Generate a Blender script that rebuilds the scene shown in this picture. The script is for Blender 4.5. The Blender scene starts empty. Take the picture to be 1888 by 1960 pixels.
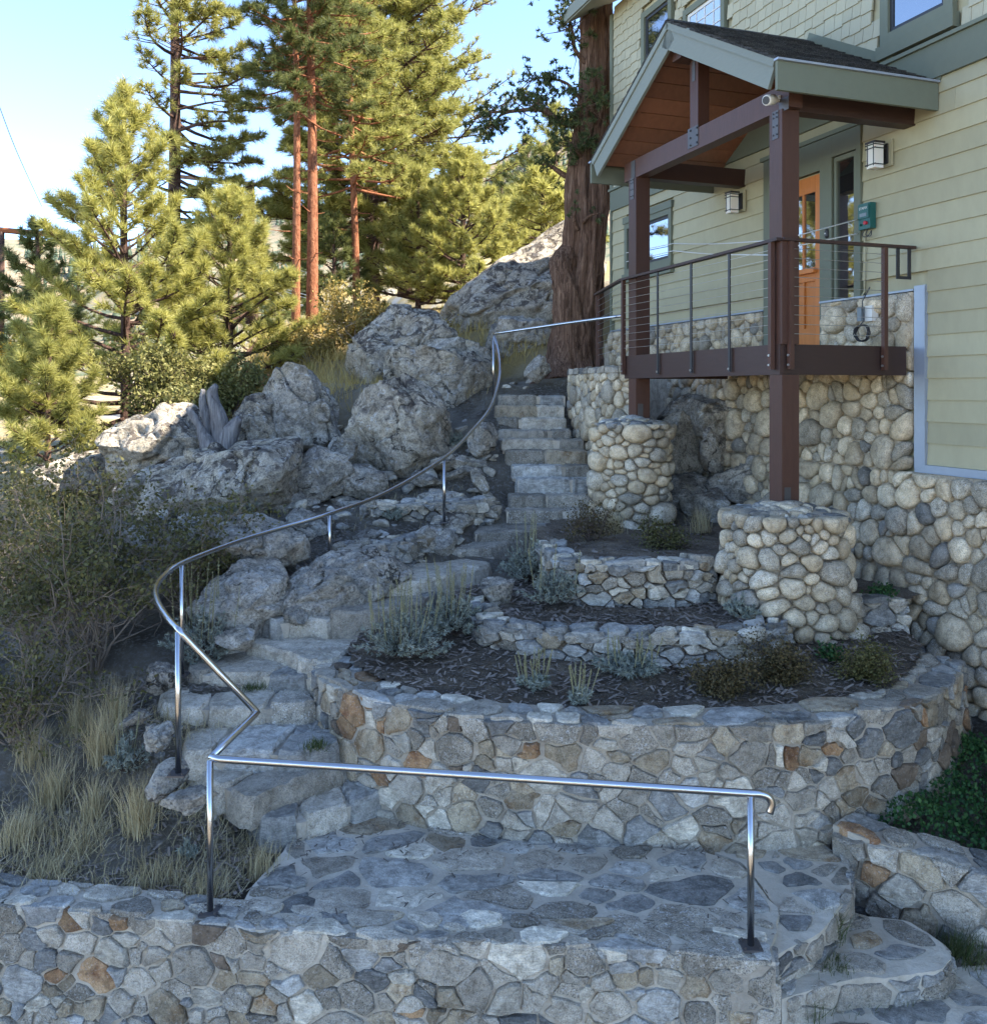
import bpy, math, random
import numpy as np
from mathutils import Vector, Matrix
R = math.radians
sc = bpy.context.scene
col = sc.collection

# ------------------------------------------------------------------ camera, sky, sun, exposure
F, CX, CY = 1728.6, 944.0, 747.6          # photograph measured on an 1888 x 1960 grid: focal length, centre, horizon
cd = bpy.data.cameras.new('camera'); cam = bpy.data.objects.new('camera', cd); col.objects.link(cam)
cam.location = (0, 0, 0); cam.rotation_euler = (R(90), 0, 0)
cd.sensor_fit = 'HORIZONTAL'; cd.sensor_width = 36.0; cd.lens = 36.0 * F / 1888.0
cd.shift_y = -(980.0 - CY) / 1888.0
cd.clip_start = 0.05; cd.clip_end = 5000
sc.camera = cam
SUN_EL, SUN_DIR = R(43), Vector((0.97, -0.23, 0)).normalized()
w = bpy.data.worlds.new('World'); sc.world = w; w.use_nodes = True
nt = w.node_tree; bg = nt.nodes['Background']
sky = nt.nodes.new('ShaderNodeTexSky'); sky.sky_type = 'NISHITA'; sky.sun_disc = False
sky.sun_elevation = SUN_EL; sky.sun_rotation = math.atan2(SUN_DIR.x, SUN_DIR.y)
sky.altitude = 1900; sky.air_density = 0.68; sky.dust_density = 0.0; sky.ozone_density = 1.8
nt.links.new(sky.outputs[0], bg.inputs[0]); bg.inputs[1].default_value = 0.15
sl = bpy.data.lights.new('sun', 'SUN'); sl.energy = 4.0; sl.angle = R(0.53); sl.color = (1.0, 0.93, 0.82)
sun = bpy.data.objects.new('sun', sl); col.objects.link(sun)
sd = Vector((SUN_DIR.x * math.cos(SUN_EL), SUN_DIR.y * math.cos(SUN_EL), math.sin(SUN_EL)))
sun.rotation_euler = (-sd).to_track_quat('-Z', 'Y').to_euler(); sun.location = sd * 60
vs = sc.view_settings
vs.view_transform = 'Standard'; vs.look = 'None'; vs.gamma = 1.0; vs.use_curve_mapping = False
vs.exposure = 2.44
sc.cycles.max_bounces = 6; sc.cycles.transparent_max_bounces = 8
sc.cycles.use_denoising = True

# ------------------------------------------------------------------ pixel helpers: a direction plus a height or a distance
def at_z(x, y, z):
    Y = -z * F / (y - CY); return np.array([(x - CX) / F * Y, Y, z])
def at_y(x, y, Y):
    return np.array([(x - CX) / F * Y, Y, (CY - y) / F * Y])

# ------------------------------------------------------------------ numpy noise
def _h(i, s):
    n = i[:, 0] * 127.1 + i[:, 1] * 311.7 + i[:, 2] * 74.7 + s * 53.3
    v = np.sin(n) * 43758.5453
    return v - np.floor(v)
def vn(p, s=0):
    i = np.floor(p); f = p - i; f = f * f * (3 - 2 * f); o = 0
    for dx in (0, 1):
        wx = f[:, 0] if dx else 1 - f[:, 0]
        for dy in (0, 1):
            wy = f[:, 1] if dy else 1 - f[:, 1]
            for dz in (0, 1):
                wz = f[:, 2] if dz else 1 - f[:, 2]
                o = o + wx * wy * wz * _h(i + np.array([dx, dy, dz]), s)
    return o * 2 - 1
def fbm(p, octv=4, s=0):
    a, o = 1.0, 0
    for k in range(octv):
        o = o + a * vn(p * 2 ** k + 17.3 * k, s + k); a *= 0.5
    return o

# ------------------------------------------------------------------ mesh and object helpers
def tag(o, label=None, cat=None, group=None, kind=None):
    if label: o['label'] = label
    if cat: o['category'] = cat
    if group: o['group'] = group
    if kind: o['kind'] = kind
    return o
def empty(name, loc, label=None, cat=None, group=None, kind=None):
    o = bpy.data.objects.new(name, None); col.objects.link(o)
    o.location = [float(v) for v in loc]; o.empty_display_size = 0.1
    return tag(o, label, cat, group, kind)
ORG = {}
def link(name, me, parent=None):
    """vertices are in world coordinates; a part is shifted back by its thing's position"""
    o = bpy.data.objects.new(name, me); col.objects.link(o)
    if parent is not None:
        o.parent = parent
        if parent.type == 'EMPTY': o.location = -Vector(parent.location)
    return o
def pymesh(name, V, Fc, mat, parent=None, smooth=False):
    me = bpy.data.meshes.new(name); me.from_pydata([tuple(map(float, v)) for v in V], [], Fc)
    if mat is not None: me.materials.append(mat)
    if smooth: me.shade_smooth()
    me.update()
    return link(name, me, parent)
def trimesh(name, V, T, mat, parent=None, smooth=False):
    V = np.asarray(V, np.float32); T = np.asarray(T, np.int32); k = T.shape[1]
    me = bpy.data.meshes.new(name)
    me.vertices.add(len(V)); me.vertices.foreach_set('co', V.ravel())
    me.loops.add(T.size); me.loops.foreach_set('vertex_index', T.ravel())
    me.polygons.add(len(T)); me.polygons.foreach_set('loop_start', np.arange(0, T.size, k, dtype=np.int32))
    me.polygons.foreach_set('loop_total', np.full(len(T), k, np.int32))
    if smooth: me.polygons.foreach_set('use_smooth', np.ones(len(T), bool))
    me.update(calc_edges=True); me.validate()
    if mat is not None: me.materials.append(mat)
    return link(name, me, parent)
class MB:
    def __init__(s): s.V = []; s.F = []
    def add(s, V, Fc):
        n = len(s.V); s.V.extend([tuple(map(float, v)) for v in V]); s.F.extend([tuple(i + n for i in f) for f in Fc]); return s
    def hexa(s, P):
        return s.add(P, [(0, 3, 2, 1), (4, 5, 6, 7), (0, 1, 5, 4), (1, 2, 6, 5), (2, 3, 7, 6), (3, 0, 4, 7)])
    def build(s, name, mat, parent=None, smooth=False): return pymesh(name, s.V, s.F, mat, parent, smooth)
def tube(mb, pts, rad, n=8, cap=True):
    pts = [Vector(p) for p in pts]
    if not hasattr(rad, '__len__'): rad = [rad] * len(pts)
    V = []; Fc = []; up = None
    for i, p in enumerate(pts):
        d = (pts[min(i + 1, len(pts) - 1)] - pts[max(i - 1, 0)]).normalized()
        if up is None: up = d.orthogonal().normalized()
        up = (up - d * up.dot(d)); up = up.normalized() if up.length > 1e-6 else d.orthogonal().normalized()
        q = d.cross(up)
        for k in range(n):
            a = 2 * math.pi * k / n; V.append(p + (up * math.cos(a) + q * math.sin(a)) * rad[i])
    for i in range(len(pts) - 1):
        for k in range(n):
            Fc.append((i * n + k, i * n + (k + 1) % n, (i + 1) * n + (k + 1) % n, (i + 1) * n + k))
    if cap:
        Fc.append(tuple(range(n - 1, -1, -1))); Fc.append(tuple((len(pts) - 1) * n + k for k in range(n)))
    mb.add(V, Fc); return mb
def catmull(P, n=8, closed=False):
    P = [np.array(p, float) for p in P]; out = []
    for i in range(len(P) - 1):
        a, b, c, d = P[max(i - 1, 0)], P[i], P[i + 1], P[min(i + 2, len(P) - 1)]
        for k in range(n):
            t = k / n
            out.append(0.5 * (2 * b + (c - a) * t + (2 * a - 5 * b + 4 * c - d) * t * t + (3 * b - a - 3 * c + d) * t ** 3))
    out.append(P[-1]); return out

# ------------------------------------------------------------------ materials
def newmat(name):
    m = bpy.data.materials.new(name); m.use_nodes = True; return m, m.node_tree, m.node_tree.nodes['Principled BSDF']
class NG:
    """tiny node-graph helper"""
    def __init__(s, nt): s.nt = nt
    def n(s, t, **kw):
        o = s.nt.nodes.new(t)
        for k, v in kw.items(): setattr(o, k, v)
        return o
    def l(s, a, b): s.nt.links.new(a, b)
    def pos(s, scale=(1, 1, 1), rand=True):
        g = s.n('ShaderNodeNewGeometry'); m = s.n('ShaderNodeMapping'); s.l(g.outputs['Position'], m.inputs[0]); m.inputs['Scale'].default_value = scale
        if rand:
            oi = s.n('ShaderNodeObjectInfo'); v = s.n('ShaderNodeMath', operation='MULTIPLY'); v.inputs[1].default_value = 37.0
            s.l(oi.outputs['Random'], v.inputs[0]); c = s.n('ShaderNodeCombineXYZ'); s.l(v.outputs[0], c.inputs[0]); s.l(v.outputs[0], c.inputs[1]); s.l(c.outputs[0], m.inputs['Location'])
        return m.outputs[0]
    def noise(s, vec, scale, det=4, rough=0.6, dist=0.0):
        o = s.n('ShaderNodeTexNoise'); o.inputs['Scale'].default_value = scale; o.inputs['Detail'].default_value = det
        o.inputs['Roughness'].default_value = rough; o.inputs['Distortion'].default_value = dist
        if vec is not None: s.l(vec, o.inputs['Vector'])
        return o.outputs['Fac']
    def ramp(s, fac, stops):
        o = s.n('ShaderNodeValToRGB'); e = o.color_ramp.elements
        while len(e) < len(stops): e.new(0.5)
        for k, (p, c) in enumerate(stops):
            e[k].position = p; e[k].color = (*c, 1) if len(c) == 3 else c
        s.l(fac, o.inputs[0]); return o.outputs[0]
    def mix(s, fac, a, b, mode='MIX'):
        o = s.n('ShaderNodeMix', data_type='RGBA', blend_type=mode)
        if isinstance(fac, (int, float)): o.inputs[0].default_value = fac
        else: s.l(fac, o.inputs[0])
        for k, v in ((6, a), (7, b)):
            if isinstance(v, tuple): o.inputs[k].default_value = (*v, 1)
            else: s.l(v, o.inputs[k])
        return o.outputs[2]
    def bump(s, h, strength, dist, bsdf):
        o = s.n('ShaderNodeBump'); o.inputs['Strength'].default_value = strength; o.inputs['Distance'].default_value = dist
        s.l(h, o.inputs['Height']); s.l(o.outputs[0], bsdf.inputs['Normal'])
    def math(s, op, a, b=None):
        o = s.n('ShaderNodeMath', operation=op)
        for k, v in ((0, a), (1, b)):
            if v is None: continue
            if isinstance(v, (int, float)): o.inputs[k].default_value = v
            else: s.l(v, o.inputs[k])
        return o.outputs[0]
def stone_mat(name, c1, c2, speck=0.35, rough=0.85, scale=1.0, bump=0.5, stain=None, dark=(0.05, 0.045, 0.04), vein=False, gain=1.18, mot=0.75):
    c1 = tuple(c * gain * k for c, k in zip(c1, (1.06, .98, .84))); c2 = tuple(c * gain * k for c, k in zip(c2, (1.06, .98, .84)))
    m, nt, b = newmat(name); g = NG(nt); p = g.pos()
    oi = g.n('ShaderNodeObjectInfo')
    big = g.noise(p, 3.5 * scale, 4, 0.6, 0.4); base = g.mix(g.ramp(big, [(0.35, (0, 0, 0)), (0.65, (1, 1, 1))]), c1, c2)
    if stain: base = g.mix(g.ramp(g.noise(p, 5.0 * scale, 5, 0.65), [(0.5, (0, 0, 0)), (0.68, (1, 1, 1))]), base, stain)
    if vein:
        pv = g.pos((3, 3, 14)); base = g.mix(g.math('MULTIPLY', g.ramp(g.noise(pv, 3.0, 4, 0.7, 1.5), [(0.45, (0, 0, 0)), (0.62, (1, 1, 1))]), 0.45), base, tuple(min(1, c * 1.6) for c in c2))
    dirt = g.ramp(g.noise(p, 2.2 * scale, 6, 0.7, 0.8), [(0.36, (0.42, 0.40, 0.37)), (0.56, (1, 1, 1))]); base = g.mix(0.45, base, g.mix(1.0, base, dirt, 'MULTIPLY'))
    mott = g.ramp(g.noise(p, 13 * scale, 6, 0.75, 0.5), [(0.36, (0.5, 0.48, 0.45)), (0.5, (1, 1, 1)), (0.64, (1.3, 1.3, 1.3))]); base = g.mix(mot, base, g.mix(1.0, base, mott, 'MULTIPLY'))
    sp = g.noise(p, 130 * scale, 3, 0.7); spk = g.ramp(sp, [(0.38, (0, 0, 0)), (0.50, (1, 1, 1))])
    base = g.mix(speck, base, g.mix(spk, dark, base))
    wt = g.ramp(g.noise(p, 60 * scale, 2, 0.6), [(0.58, (0, 0, 0)), (0.66, (1, 1, 1))])
    base = g.mix(g.math('MULTIPLY', wt, speck * 0.6), base, (0.55, 0.53, 0.49))
    hs = g.n('ShaderNodeHueSaturation'); g.l(base, hs.inputs['Color'])
    mr = g.n('ShaderNodeMapRange'); g.l(oi.outputs['Random'], mr.inputs[0]); mr.inputs[3].default_value = 0.72; mr.inputs[4].default_value = 1.3
    g.l(mr.outputs[0], hs.inputs['Value']); g.l(hs.outputs[0], b.inputs['Base Color'])
    b.inputs['Roughness'].default_value = rough; b.inputs['Specular IOR Level'].default_value = 0.25
    hgt = g.math('ADD', g.noise(p, 14 * scale, 6, 0.7), g.math('MULTIPLY', g.noise(p, 90 * scale, 2, 0.5), 0.25))
    g.bump(hgt, min(1.0, bump * 1.6), 0.045, b); return m
def plain(name, c, rough=0.7, spec=0.3, metal=0.0, var=0.12, bump=0.0, bscale=40, grain=None):
    m, nt, b = newmat(name); g = NG(nt); p = g.pos(grain or (1, 1, 1))
    n = g.noise(p, bscale * 0.3, 5, 0.65); oi = g.n('ShaderNodeObjectInfo')
    colr = g.mix(n, tuple(x * (1 - var) for x in c), tuple(min(1, x * (1 + var)) for x in c))
    hs = g.n('ShaderNodeHueSaturation'); g.l(colr, hs.inputs['Color']); mr = g.n('ShaderNodeMapRange'); g.l(oi.outputs['Random'], mr.inputs[0])
    mr.inputs[3].default_value = 1 - var * 0.6; mr.inputs[4].default_value = 1 + var * 0.6; g.l(mr.outputs[0], hs.inputs['Value'])
    g.l(hs.outputs[0], b.inputs['Base Color'])
    b.inputs['Roughness'].default_value = rough; b.inputs['Specular IOR Level'].default_value = spec; b.inputs['Metallic'].default_value = metal
    if bump: g.bump(g.noise(p, bscale, 5, 0.65), bump, 0.01, b)
    return m
def leaf_mat(name, c1, c2, c3, trans=0.35, rough=0.6, bright=None):
    m, nt, b = newmat(name); g = NG(nt); geo = g.n('ShaderNodeNewGeometry')
    c = g.ramp(geo.outputs['Random Per Island'], [(0.0, c1), (0.5, c2), (1.0, c3)])
    big = g.noise(g.pos(rand=True), 1.6, 3, 0.6)
    c = g.mix(g.ramp(big, [(0.35, (0, 0, 0)), (0.7, (1, 1, 1))]), g.mix(0.35, c, c1), c)
    g.l(c, b.inputs['Base Color']); b.inputs['Roughness'].default_value = rough; b.inputs['Specular IOR Level'].default_value = 0.25
    t = g.n('ShaderNodeBsdfTranslucent'); g.l(c, t.inputs[0]); mx = g.n('ShaderNodeMixShader'); mx.inputs[0].default_value = trans
    g.l(b.outputs[0], mx.inputs[1]); g.l(t.outputs[0], mx.inputs[2]); g.l(mx.outputs[0], nt.nodes['Material Output'].inputs[0]); return m
M = {}
# masonry stone family
M['granite'] = stone_mat('granite_grey', (0.31, 0.29, 0.255), (0.40, 0.375, 0.335), 0.5)
M['granite2'] = stone_mat('granite_speckled', (0.215, 0.20, 0.175), (0.33, 0.31, 0.275), 0.8)
M['tan'] = stone_mat('stone_tan', (0.27, 0.235, 0.18), (0.37, 0.325, 0.255), 0.45, stain=(0.25, 0.16, 0.08))
M['rust'] = stone_mat('stone_rust', (0.24, 0.14, 0.075), (0.34, 0.24, 0.15), 0.4, stain=(0.16, 0.07, 0.03))
M['slate'] = stone_mat('stone_slate', (0.10, 0.105, 0.11), (0.20, 0.205, 0.21), 0.35, vein=True)
M['blue'] = stone_mat('stone_bluegrey', (0.195, 0.20, 0.205), (0.32, 0.325, 0.325), 0.3, vein=True)
M['pale'] = stone_mat('stone_pale', (0.36, 0.34, 0.30), (0.46, 0.44, 0.395), 0.3, vein=True)
M['darkbrown'] = stone_mat('stone_dark', (0.10, 0.078, 0.06), (0.18, 0.145, 0.115), 0.3)
WALLMIX = ['granite'] * 9 + ['granite2'] * 7 + ['tan'] * 7 + ['rust'] * 2 + ['slate'] * 4 + ['blue'] * 3 + ['pale'] * 3 + ['darkbrown']
FLAGMIX = ['blue'] * 6 + ['granite'] * 4 + ['granite2'] * 4 + ['pale'] * 2 + ['slate'] * 2 + ['tan']
DRYMIX = ['blue'] * 4 + ['granite'] * 4 + ['granite2'] * 3 + ['pale'] * 3 + ['slate'] * 2 + ['tan']
M['cob1'] = stone_mat('cobble_cream', (0.40, 0.345, 0.26), (0.50, 0.445, 0.35), 0.6, bump=0.25)
M['cob2'] = stone_mat('cobble_grey', (0.30, 0.275, 0.23), (0.41, 0.38, 0.32), 0.8, bump=0.25)
M['cob3'] = stone_mat('cobble_tan', (0.36, 0.30, 0.21), (0.45, 0.385, 0.29), 0.45, bump=0.25)
M['cob4'] = stone_mat('cobble_dark', (0.15, 0.148, 0.14), (0.25, 0.245, 0.235), 0.5, bump=0.25)
COBMIX = ['cob1'] * 10 + ['cob2'] * 8 + ['cob3'] * 6 + ['cob4']
M['mortar'] = stone_mat('mortar_grey', (0.32, 0.295, 0.26), (0.385, 0.355, 0.315), 0.08, bump=0.4, scale=0.8, mot=0.25)
M['mortarp'] = stone_mat('mortar_pale', (0.36, 0.34, 0.305), (0.43, 0.405, 0.365), 0.06, bump=0.3, scale=0.8, mot=0.15)
M['mortard'] = stone_mat('mortar_dark', (0.25, 0.22, 0.18), (0.33, 0.295, 0.245), 0.12, bump=0.4)  # darker, browner mortar behind the cobbles
def boulder_mat(name, c1, c2, lich=0.5):
    c1 = tuple(c * k for c, k in zip(c1, (1.26, 1.17, 1.02))); c2 = tuple(c * k for c, k in zip(c2, (1.26, 1.17, 1.02)))
    m, nt, b = newmat(name); g = NG(nt); p = g.pos(rand=True)
    base = g.mix(g.ramp(g.noise(p, 1.3, 5, 0.65, 0.6), [(0.38, (0, 0, 0)), (0.62, (1, 1, 1))]), c1, c2)
    base = g.mix(g.math('MULTIPLY', g.ramp(g.noise(p, 2.3, 4, 0.6), [(0.52, (0, 0, 0)), (0.68, (1, 1, 1))]), 0.7), base, (0.36, 0.30, 0.20))
    base = g.mix(g.math('MULTIPLY', g.ramp(g.noise(p, 45, 3, 0.7), [(0.40, (1, 1, 1)), (0.5, (0, 0, 0))]), 0.55), base, (0.07, 0.065, 0.06))
    base = g.mix(g.ramp(g.noise(p, 9, 6, 0.75, 1.0), [(0.56, (0, 0, 0)), (0.63, (1, 1, 1))]), base, (0.50, 0.48, 0.44))
    geo = g.n('ShaderNodeNewGeometry'); sx = g.n('ShaderNodeSeparateXYZ'); g.l(geo.outputs['Normal'], sx.inputs[0])
    up = g.math('MULTIPLY', g.ramp(sx.outputs[2], [(0.15, (0, 0, 0)), (0.55, (1, 1, 1))]), lich)
    pl = g.ramp(g.math('MULTIPLY', g.noise(p, 4.5, 8, 0.72, 0.6), 1.0), [(0.49, (0, 0, 0)), (0.54, (1, 1, 1))])
    base = g.mix(g.math('MULTIPLY', up, pl), base, (0.055, 0.042, 0.036))
    crk = g.n('ShaderNodeTexVoronoi', feature='DISTANCE_TO_EDGE'); crk.inputs['Scale'].default_value = 0.8
    wv = g.n('ShaderNodeVectorMath', operation='ADD'); nz = g.n('ShaderNodeTexNoise'); nz.inputs['Scale'].default_value = 3.0; nz.inputs['Detail'].default_value = 6.0; g.l(p, nz.inputs['Vector'])
    g.l(p, wv.inputs[0]); g.l(nz.outputs['Color'], wv.inputs[1]); g.l(wv.outputs[0], crk.inputs['Vector'])
    cr = g.ramp(g.math('ADD', crk.outputs['Distance'], g.ramp(g.noise(p, 1.7, 3), [(0.47, (0, 0, 0)), (0.56, (0.2, 0.2, 0.2))])), [(0.0, (0, 0, 0)), (0.014, (1, 1, 1))])
    base = g.mix(cr, g.mix(0.85, base, (0.02, 0.018, 0.016)), base)
    mott = g.ramp(g.noise(p, 6.5, 8, 0.78, 0.7), [(0.37, (0.38, 0.36, 0.33)), (0.5, (1, 1, 1)), (0.62, (1.35, 1.35, 1.35))]); base = g.mix(0.8, base, g.mix(1.0, base, mott, 'MULTIPLY'))
    drt = g.ramp(g.noise(p, 1.9, 7, 0.72, 0.9), [(0.36, (0.30, 0.28, 0.25)), (0.54, (1.1, 1.1, 1.1))]); base = g.mix(0.4, base, g.mix(1.0, base, drt, 'MULTIPLY'))
    g.l(base, b.inputs['Base Color']); b.inputs['Roughness'].default_value = 0.9; b.inputs['Specular IOR Level'].default_value = 0.2
    hgt = g.math('ADD', g.noise(p, 7, 8, 0.72), g.math('MULTIPLY', cr, 0.35))
    g.bump(hgt, 1.0, 0.10, b); return m
M['boulder'] = boulder_mat('boulder_lichen', (0.29, 0.265, 0.225), (0.40, 0.375, 0.33), 0.85)
M['boulder2'] = boulder_mat('boulder_grey', (0.26, 0.25, 0.23), (0.38, 0.365, 0.34), 0.55)
M['boulder3'] = boulder_mat('boulder_blue', (0.31, 0.30, 0.28), (0.42, 0.405, 0.38), 0.25)
M['soil'] = stone_mat('soil_dark', (0.085, 0.068, 0.052), (0.16, 0.132, 0.102), 0.5, bump=1.0, scale=1.2, rough=1.0)
M['chip'] = plain('bark_chip', (0.19, 0.155, 0.125), 0.95, 0.1, var=0.7)
def ground_material():
    m, nt, b = newmat('ground_earth'); g = NG(nt); p = g.pos(rand=False)
    near = g.mix(g.ramp(g.noise(p, 1.2, 5, 0.65), [(0.4, (0, 0, 0)), (0.62, (1, 1, 1))]), (0.10, 0.082, 0.06), (0.22, 0.19, 0.145))
    near = g.mix(g.ramp(g.noise(p, 22, 4, 0.7), [(0.5, (0, 0, 0)), (0.64, (1, 1, 1))]), near, (0.25, 0.23, 0.20))
    far = g.mix(g.ramp(g.noise(p, 0.9, 6, 0.7), [(0.38, (0, 0, 0)), (0.62, (1, 1, 1))]), (0.40, 0.29, 0.12), (0.30, 0.25, 0.16))
    far = g.mix(g.ramp(g.noise(p, 0.25, 4, 0.6), [(0.5, (0, 0, 0)), (0.65, (1, 1, 1))]), far, (0.36, 0.33, 0.28))
    sx = g.n('ShaderNodeSeparateXYZ'); g.l(p, sx.inputs[0])
    d = g.math('ADD', sx.outputs[1], g.math('MULTIPLY', g.noise(p, 0.6, 3), 3.0))
    mr = g.n('ShaderNodeMapRange'); g.l(d, mr.inputs[0]); mr.inputs[1].default_value = 15.8; mr.inputs[2].default_value = 17.8
    bounce_sand = g.mix(g.ramp(g.noise(p, 0.7, 5, 0.65), [(0.4, (0, 0, 0)), (0.62, (1, 1, 1))]), (0.38, 0.32, 0.235), (0.46, 0.39, 0.29))  # unseen ground in front, made pale to bounce warm light onto the walls
    mf = g.n('ShaderNodeMapRange'); g.l(sx.outputs[1], mf.inputs[0]); mf.inputs[1].default_value = 3.4; mf.inputs[2].default_value = 4.4
    near = g.mix(mf.outputs[0], bounce_sand, near)
    g.l(g.mix(mr.outputs[0], near, far), b.inputs['Base Color']); b.inputs['Roughness'].default_value = 1.0; b.inputs['Specular IOR Level'].default_value = 0.1
    g.bump(g.noise(p, 16, 8, 0.8), 1.0, 0.10, b); return m
M['ground'] = ground_material()
M['road'] = plain('asphalt_grey', (0.22, 0.21, 0.20), 0.95, 0.1, var=0.25)
M['siding'] = plain('siding_sage', (0.35, 0.315, 0.195), 0.65, 0.25, var=0.14, bump=0.12, bscale=14, grain=(4, 1, 0.7))
M['shingle'] = plain('shingle_sage', (0.385, 0.355, 0.245), 0.7, 0.2, var=0.10, bump=0.25, bscale=70, grain=(4, 4, 0.6))
M['trim'] = plain('trim_olive', (0.135, 0.145, 0.10), 0.6, 0.3, var=0.08, bump=0.1)
M['fascia'] = plain('fascia_greygreen', (0.19, 0.205, 0.17), 0.65, 0.25, var=0.12, bump=0.15, grain=(1, 1, 6))
M['flash'] = plain('flashing_metal', (0.30, 0.33, 0.37), 0.45, 0.5, metal=0.4, var=0.08)
M['beam'] = plain('timber_redbrown', (0.066, 0.028, 0.017), 0.5, 0.35, var=0.3, bump=0.2, bscale=25, grain=(3, 3, 0.5))
M['beamd'] = plain('timber_dark', (0.042, 0.021, 0.015), 0.5, 0.35, var=0.25, bump=0.2, bscale=25, grain=(1, 1, 6))
M['ceil'] = plain('ceiling_board', (0.23, 0.095, 0.050), 0.45, 0.4, var=0.3, bump=0.1, bscale=18, grain=(3, 1, 3))
M['steelb'] = plain('steel_black', (0.022, 0.021, 0.021), 0.5, 0.5, var=0.2)
M['plate'] = plain('steel_plate', (0.10, 0.09, 0.085), 0.5, 0.5, metal=0.6, var=0.2)
M['door'] = plain('door_fir', (0.46, 0.15, 0.03), 0.42, 0.4, var=0.22, bump=0.08, bscale=30, grain=(4, 4, 0.5))
M['rooftile'] = stone_mat('roof_shingle_dark', (0.030, 0.032, 0.034), (0.062, 0.064, 0.067), 0.4, scale=3, bump=0.5, gain=1.0)
def glass(name, tint, rough=0.02):
    m, nt, b = newmat(name); b.inputs['Base Color'].default_value = (*tint, 1); b.inputs['Roughness'].default_value = rough
    b.inputs['Specular IOR Level'].default_value = 1.0; b.inputs['IOR'].default_value = 2.2; b.inputs['Coat Weight'].default_value = 1.0; b.inputs['Coat Roughness'].default_value = 0.01
    g = NG(nt); g.bump(g.noise(g.pos(rand=False), 2.5, 2), 0.02, 0.05, b); return m
M['glass'] = glass('window_glass', (0.012, 0.014, 0.014))
M['glassblock'] = glass('glass_block', (0.28, 0.33, 0.40), 0.15)
m, nt_, b_ = newmat('lamp_glass_frosted'); b_.inputs['Base Color'].default_value = (0.72, 0.68, 0.60, 1); b_.inputs['Roughness'].default_value = 0.5; b_.inputs['Subsurface Weight'].default_value = 0.2; M['lampglass'] = m
m, nt_, b_ = newmat('stainless_steel'); g_ = NG(nt_)
b_.inputs['Metallic'].default_value = 1.0; b_.inputs['Base Color'].default_value = (0.46, 0.45, 0.44, 1)
g_.l(g_.ramp(g_.noise(g_.pos((1, 1, 1)), 30, 3), [(0.3, (0.16,) * 3), (0.8, (0.27,) * 3)]), b_.inputs['Roughness']); M['steel'] = m
M['cable'] = plain('cable_steel', (0.42, 0.41, 0.39), 0.35, 0.5, metal=0.8)
M['rope'] = plain('rope_white', (0.62, 0.60, 0.55), 0.8, 0.2)
M['green'] = plain('plastic_green', (0.012, 0.085, 0.070), 0.4, 0.4, var=0.05)
M['red'] = plain('plastic_red', (0.45, 0.02, 0.03), 0.4, 0.4, var=0.05)
M['white'] = plain('plastic_white', (0.62, 0.60, 0.54), 0.45, 0.4, var=0.05)
M['greybox'] = plain('plastic_grey', (0.16, 0.19, 0.20), 0.45, 0.4, var=0.05)
def bark_mat(name, c1, c2, zs=1.2, sc_=9.0, bump=1.0):
    m, nt, b = newmat(name); g = NG(nt); p = g.pos((sc_, sc_, zs), rand=True)
    n = g.noise(p, 1.6, 6, 0.7, 0.8); g.l(g.ramp(n, [(0.3, tuple(x * 0.35 for x in c1)), (0.48, c1), (0.7, c2)]), b.inputs['Base Color'])
    b.inputs['Roughness'].default_value = 0.95; b.inputs['Specular IOR Level'].default_value = 0.1; g.bump(n, bump, 0.06, b); return m
M['barkred'] = bark_mat('bark_pine_red', (0.235, 0.090, 0.045), (0.36, 0.165, 0.085), 4.0, 9)
M['barkdark'] = bark_mat('bark_pine_dark', (0.075, 0.045, 0.035), (0.14, 0.085, 0.06), 3.0, 7)
M['barkjun'] = bark_mat('bark_juniper', (0.15, 0.085, 0.055), (0.36, 0.225, 0.145), 0.6, 22, 1.0)
M['deadwood'] = bark_mat('deadwood_grey', (0.19, 0.175, 0.165), (0.33, 0.31, 0.29), 0.9, 14, 1.0)
M['twig'] = plain('twig_grey', (0.19, 0.15, 0.115), 0.9, 0.1, var=0.35)
M['twigd'] = plain('twig_dark', (0.085, 0.062, 0.050), 0.9, 0.1, var=0.35)
M['twigp'] = plain('twig_pale', (0.36, 0.31, 0.25), 0.9, 0.1, var=0.3)
M['rustwood'] = plain('timber_rusty', (0.27, 0.10, 0.045), 0.9, 0.1, var=0.3)
M['pine'] = leaf_mat('needles_pine', (0.17, 0.175, 0.037), (0.35, 0.335, 0.085), (0.54, 0.49, 0.18), 0.5)
M['pine2'] = leaf_mat('needles_pine_yellow', (0.23, 0.225, 0.046), (0.43, 0.40, 0.10), (0.60, 0.55, 0.21), 0.52)
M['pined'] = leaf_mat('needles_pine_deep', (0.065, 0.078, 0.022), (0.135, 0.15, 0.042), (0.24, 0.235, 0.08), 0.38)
M['juniper'] = leaf_mat('foliage_juniper', (0.040, 0.060, 0.022), (0.085, 0.11, 0.038), (0.16, 0.165, 0.06), 0.3)
M['olive'] = leaf_mat('leaf_olive', (0.10, 0.105, 0.030), (0.19, 0.18, 0.055), (0.30, 0.26, 0.10), 0.3)
M['yellowbush'] = leaf_mat('leaf_yellow_green', (0.18, 0.14, 0.035), (0.30, 0.22, 0.055), (0.40, 0.29, 0.10), 0.3)
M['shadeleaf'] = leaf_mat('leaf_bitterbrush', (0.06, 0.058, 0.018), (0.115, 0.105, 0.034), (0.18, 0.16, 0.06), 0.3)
M['sage'] = leaf_mat('leaf_sage', (0.17, 0.185, 0.14), (0.27, 0.285, 0.225), (0.38, 0.39, 0.32), 0.15)
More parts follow.
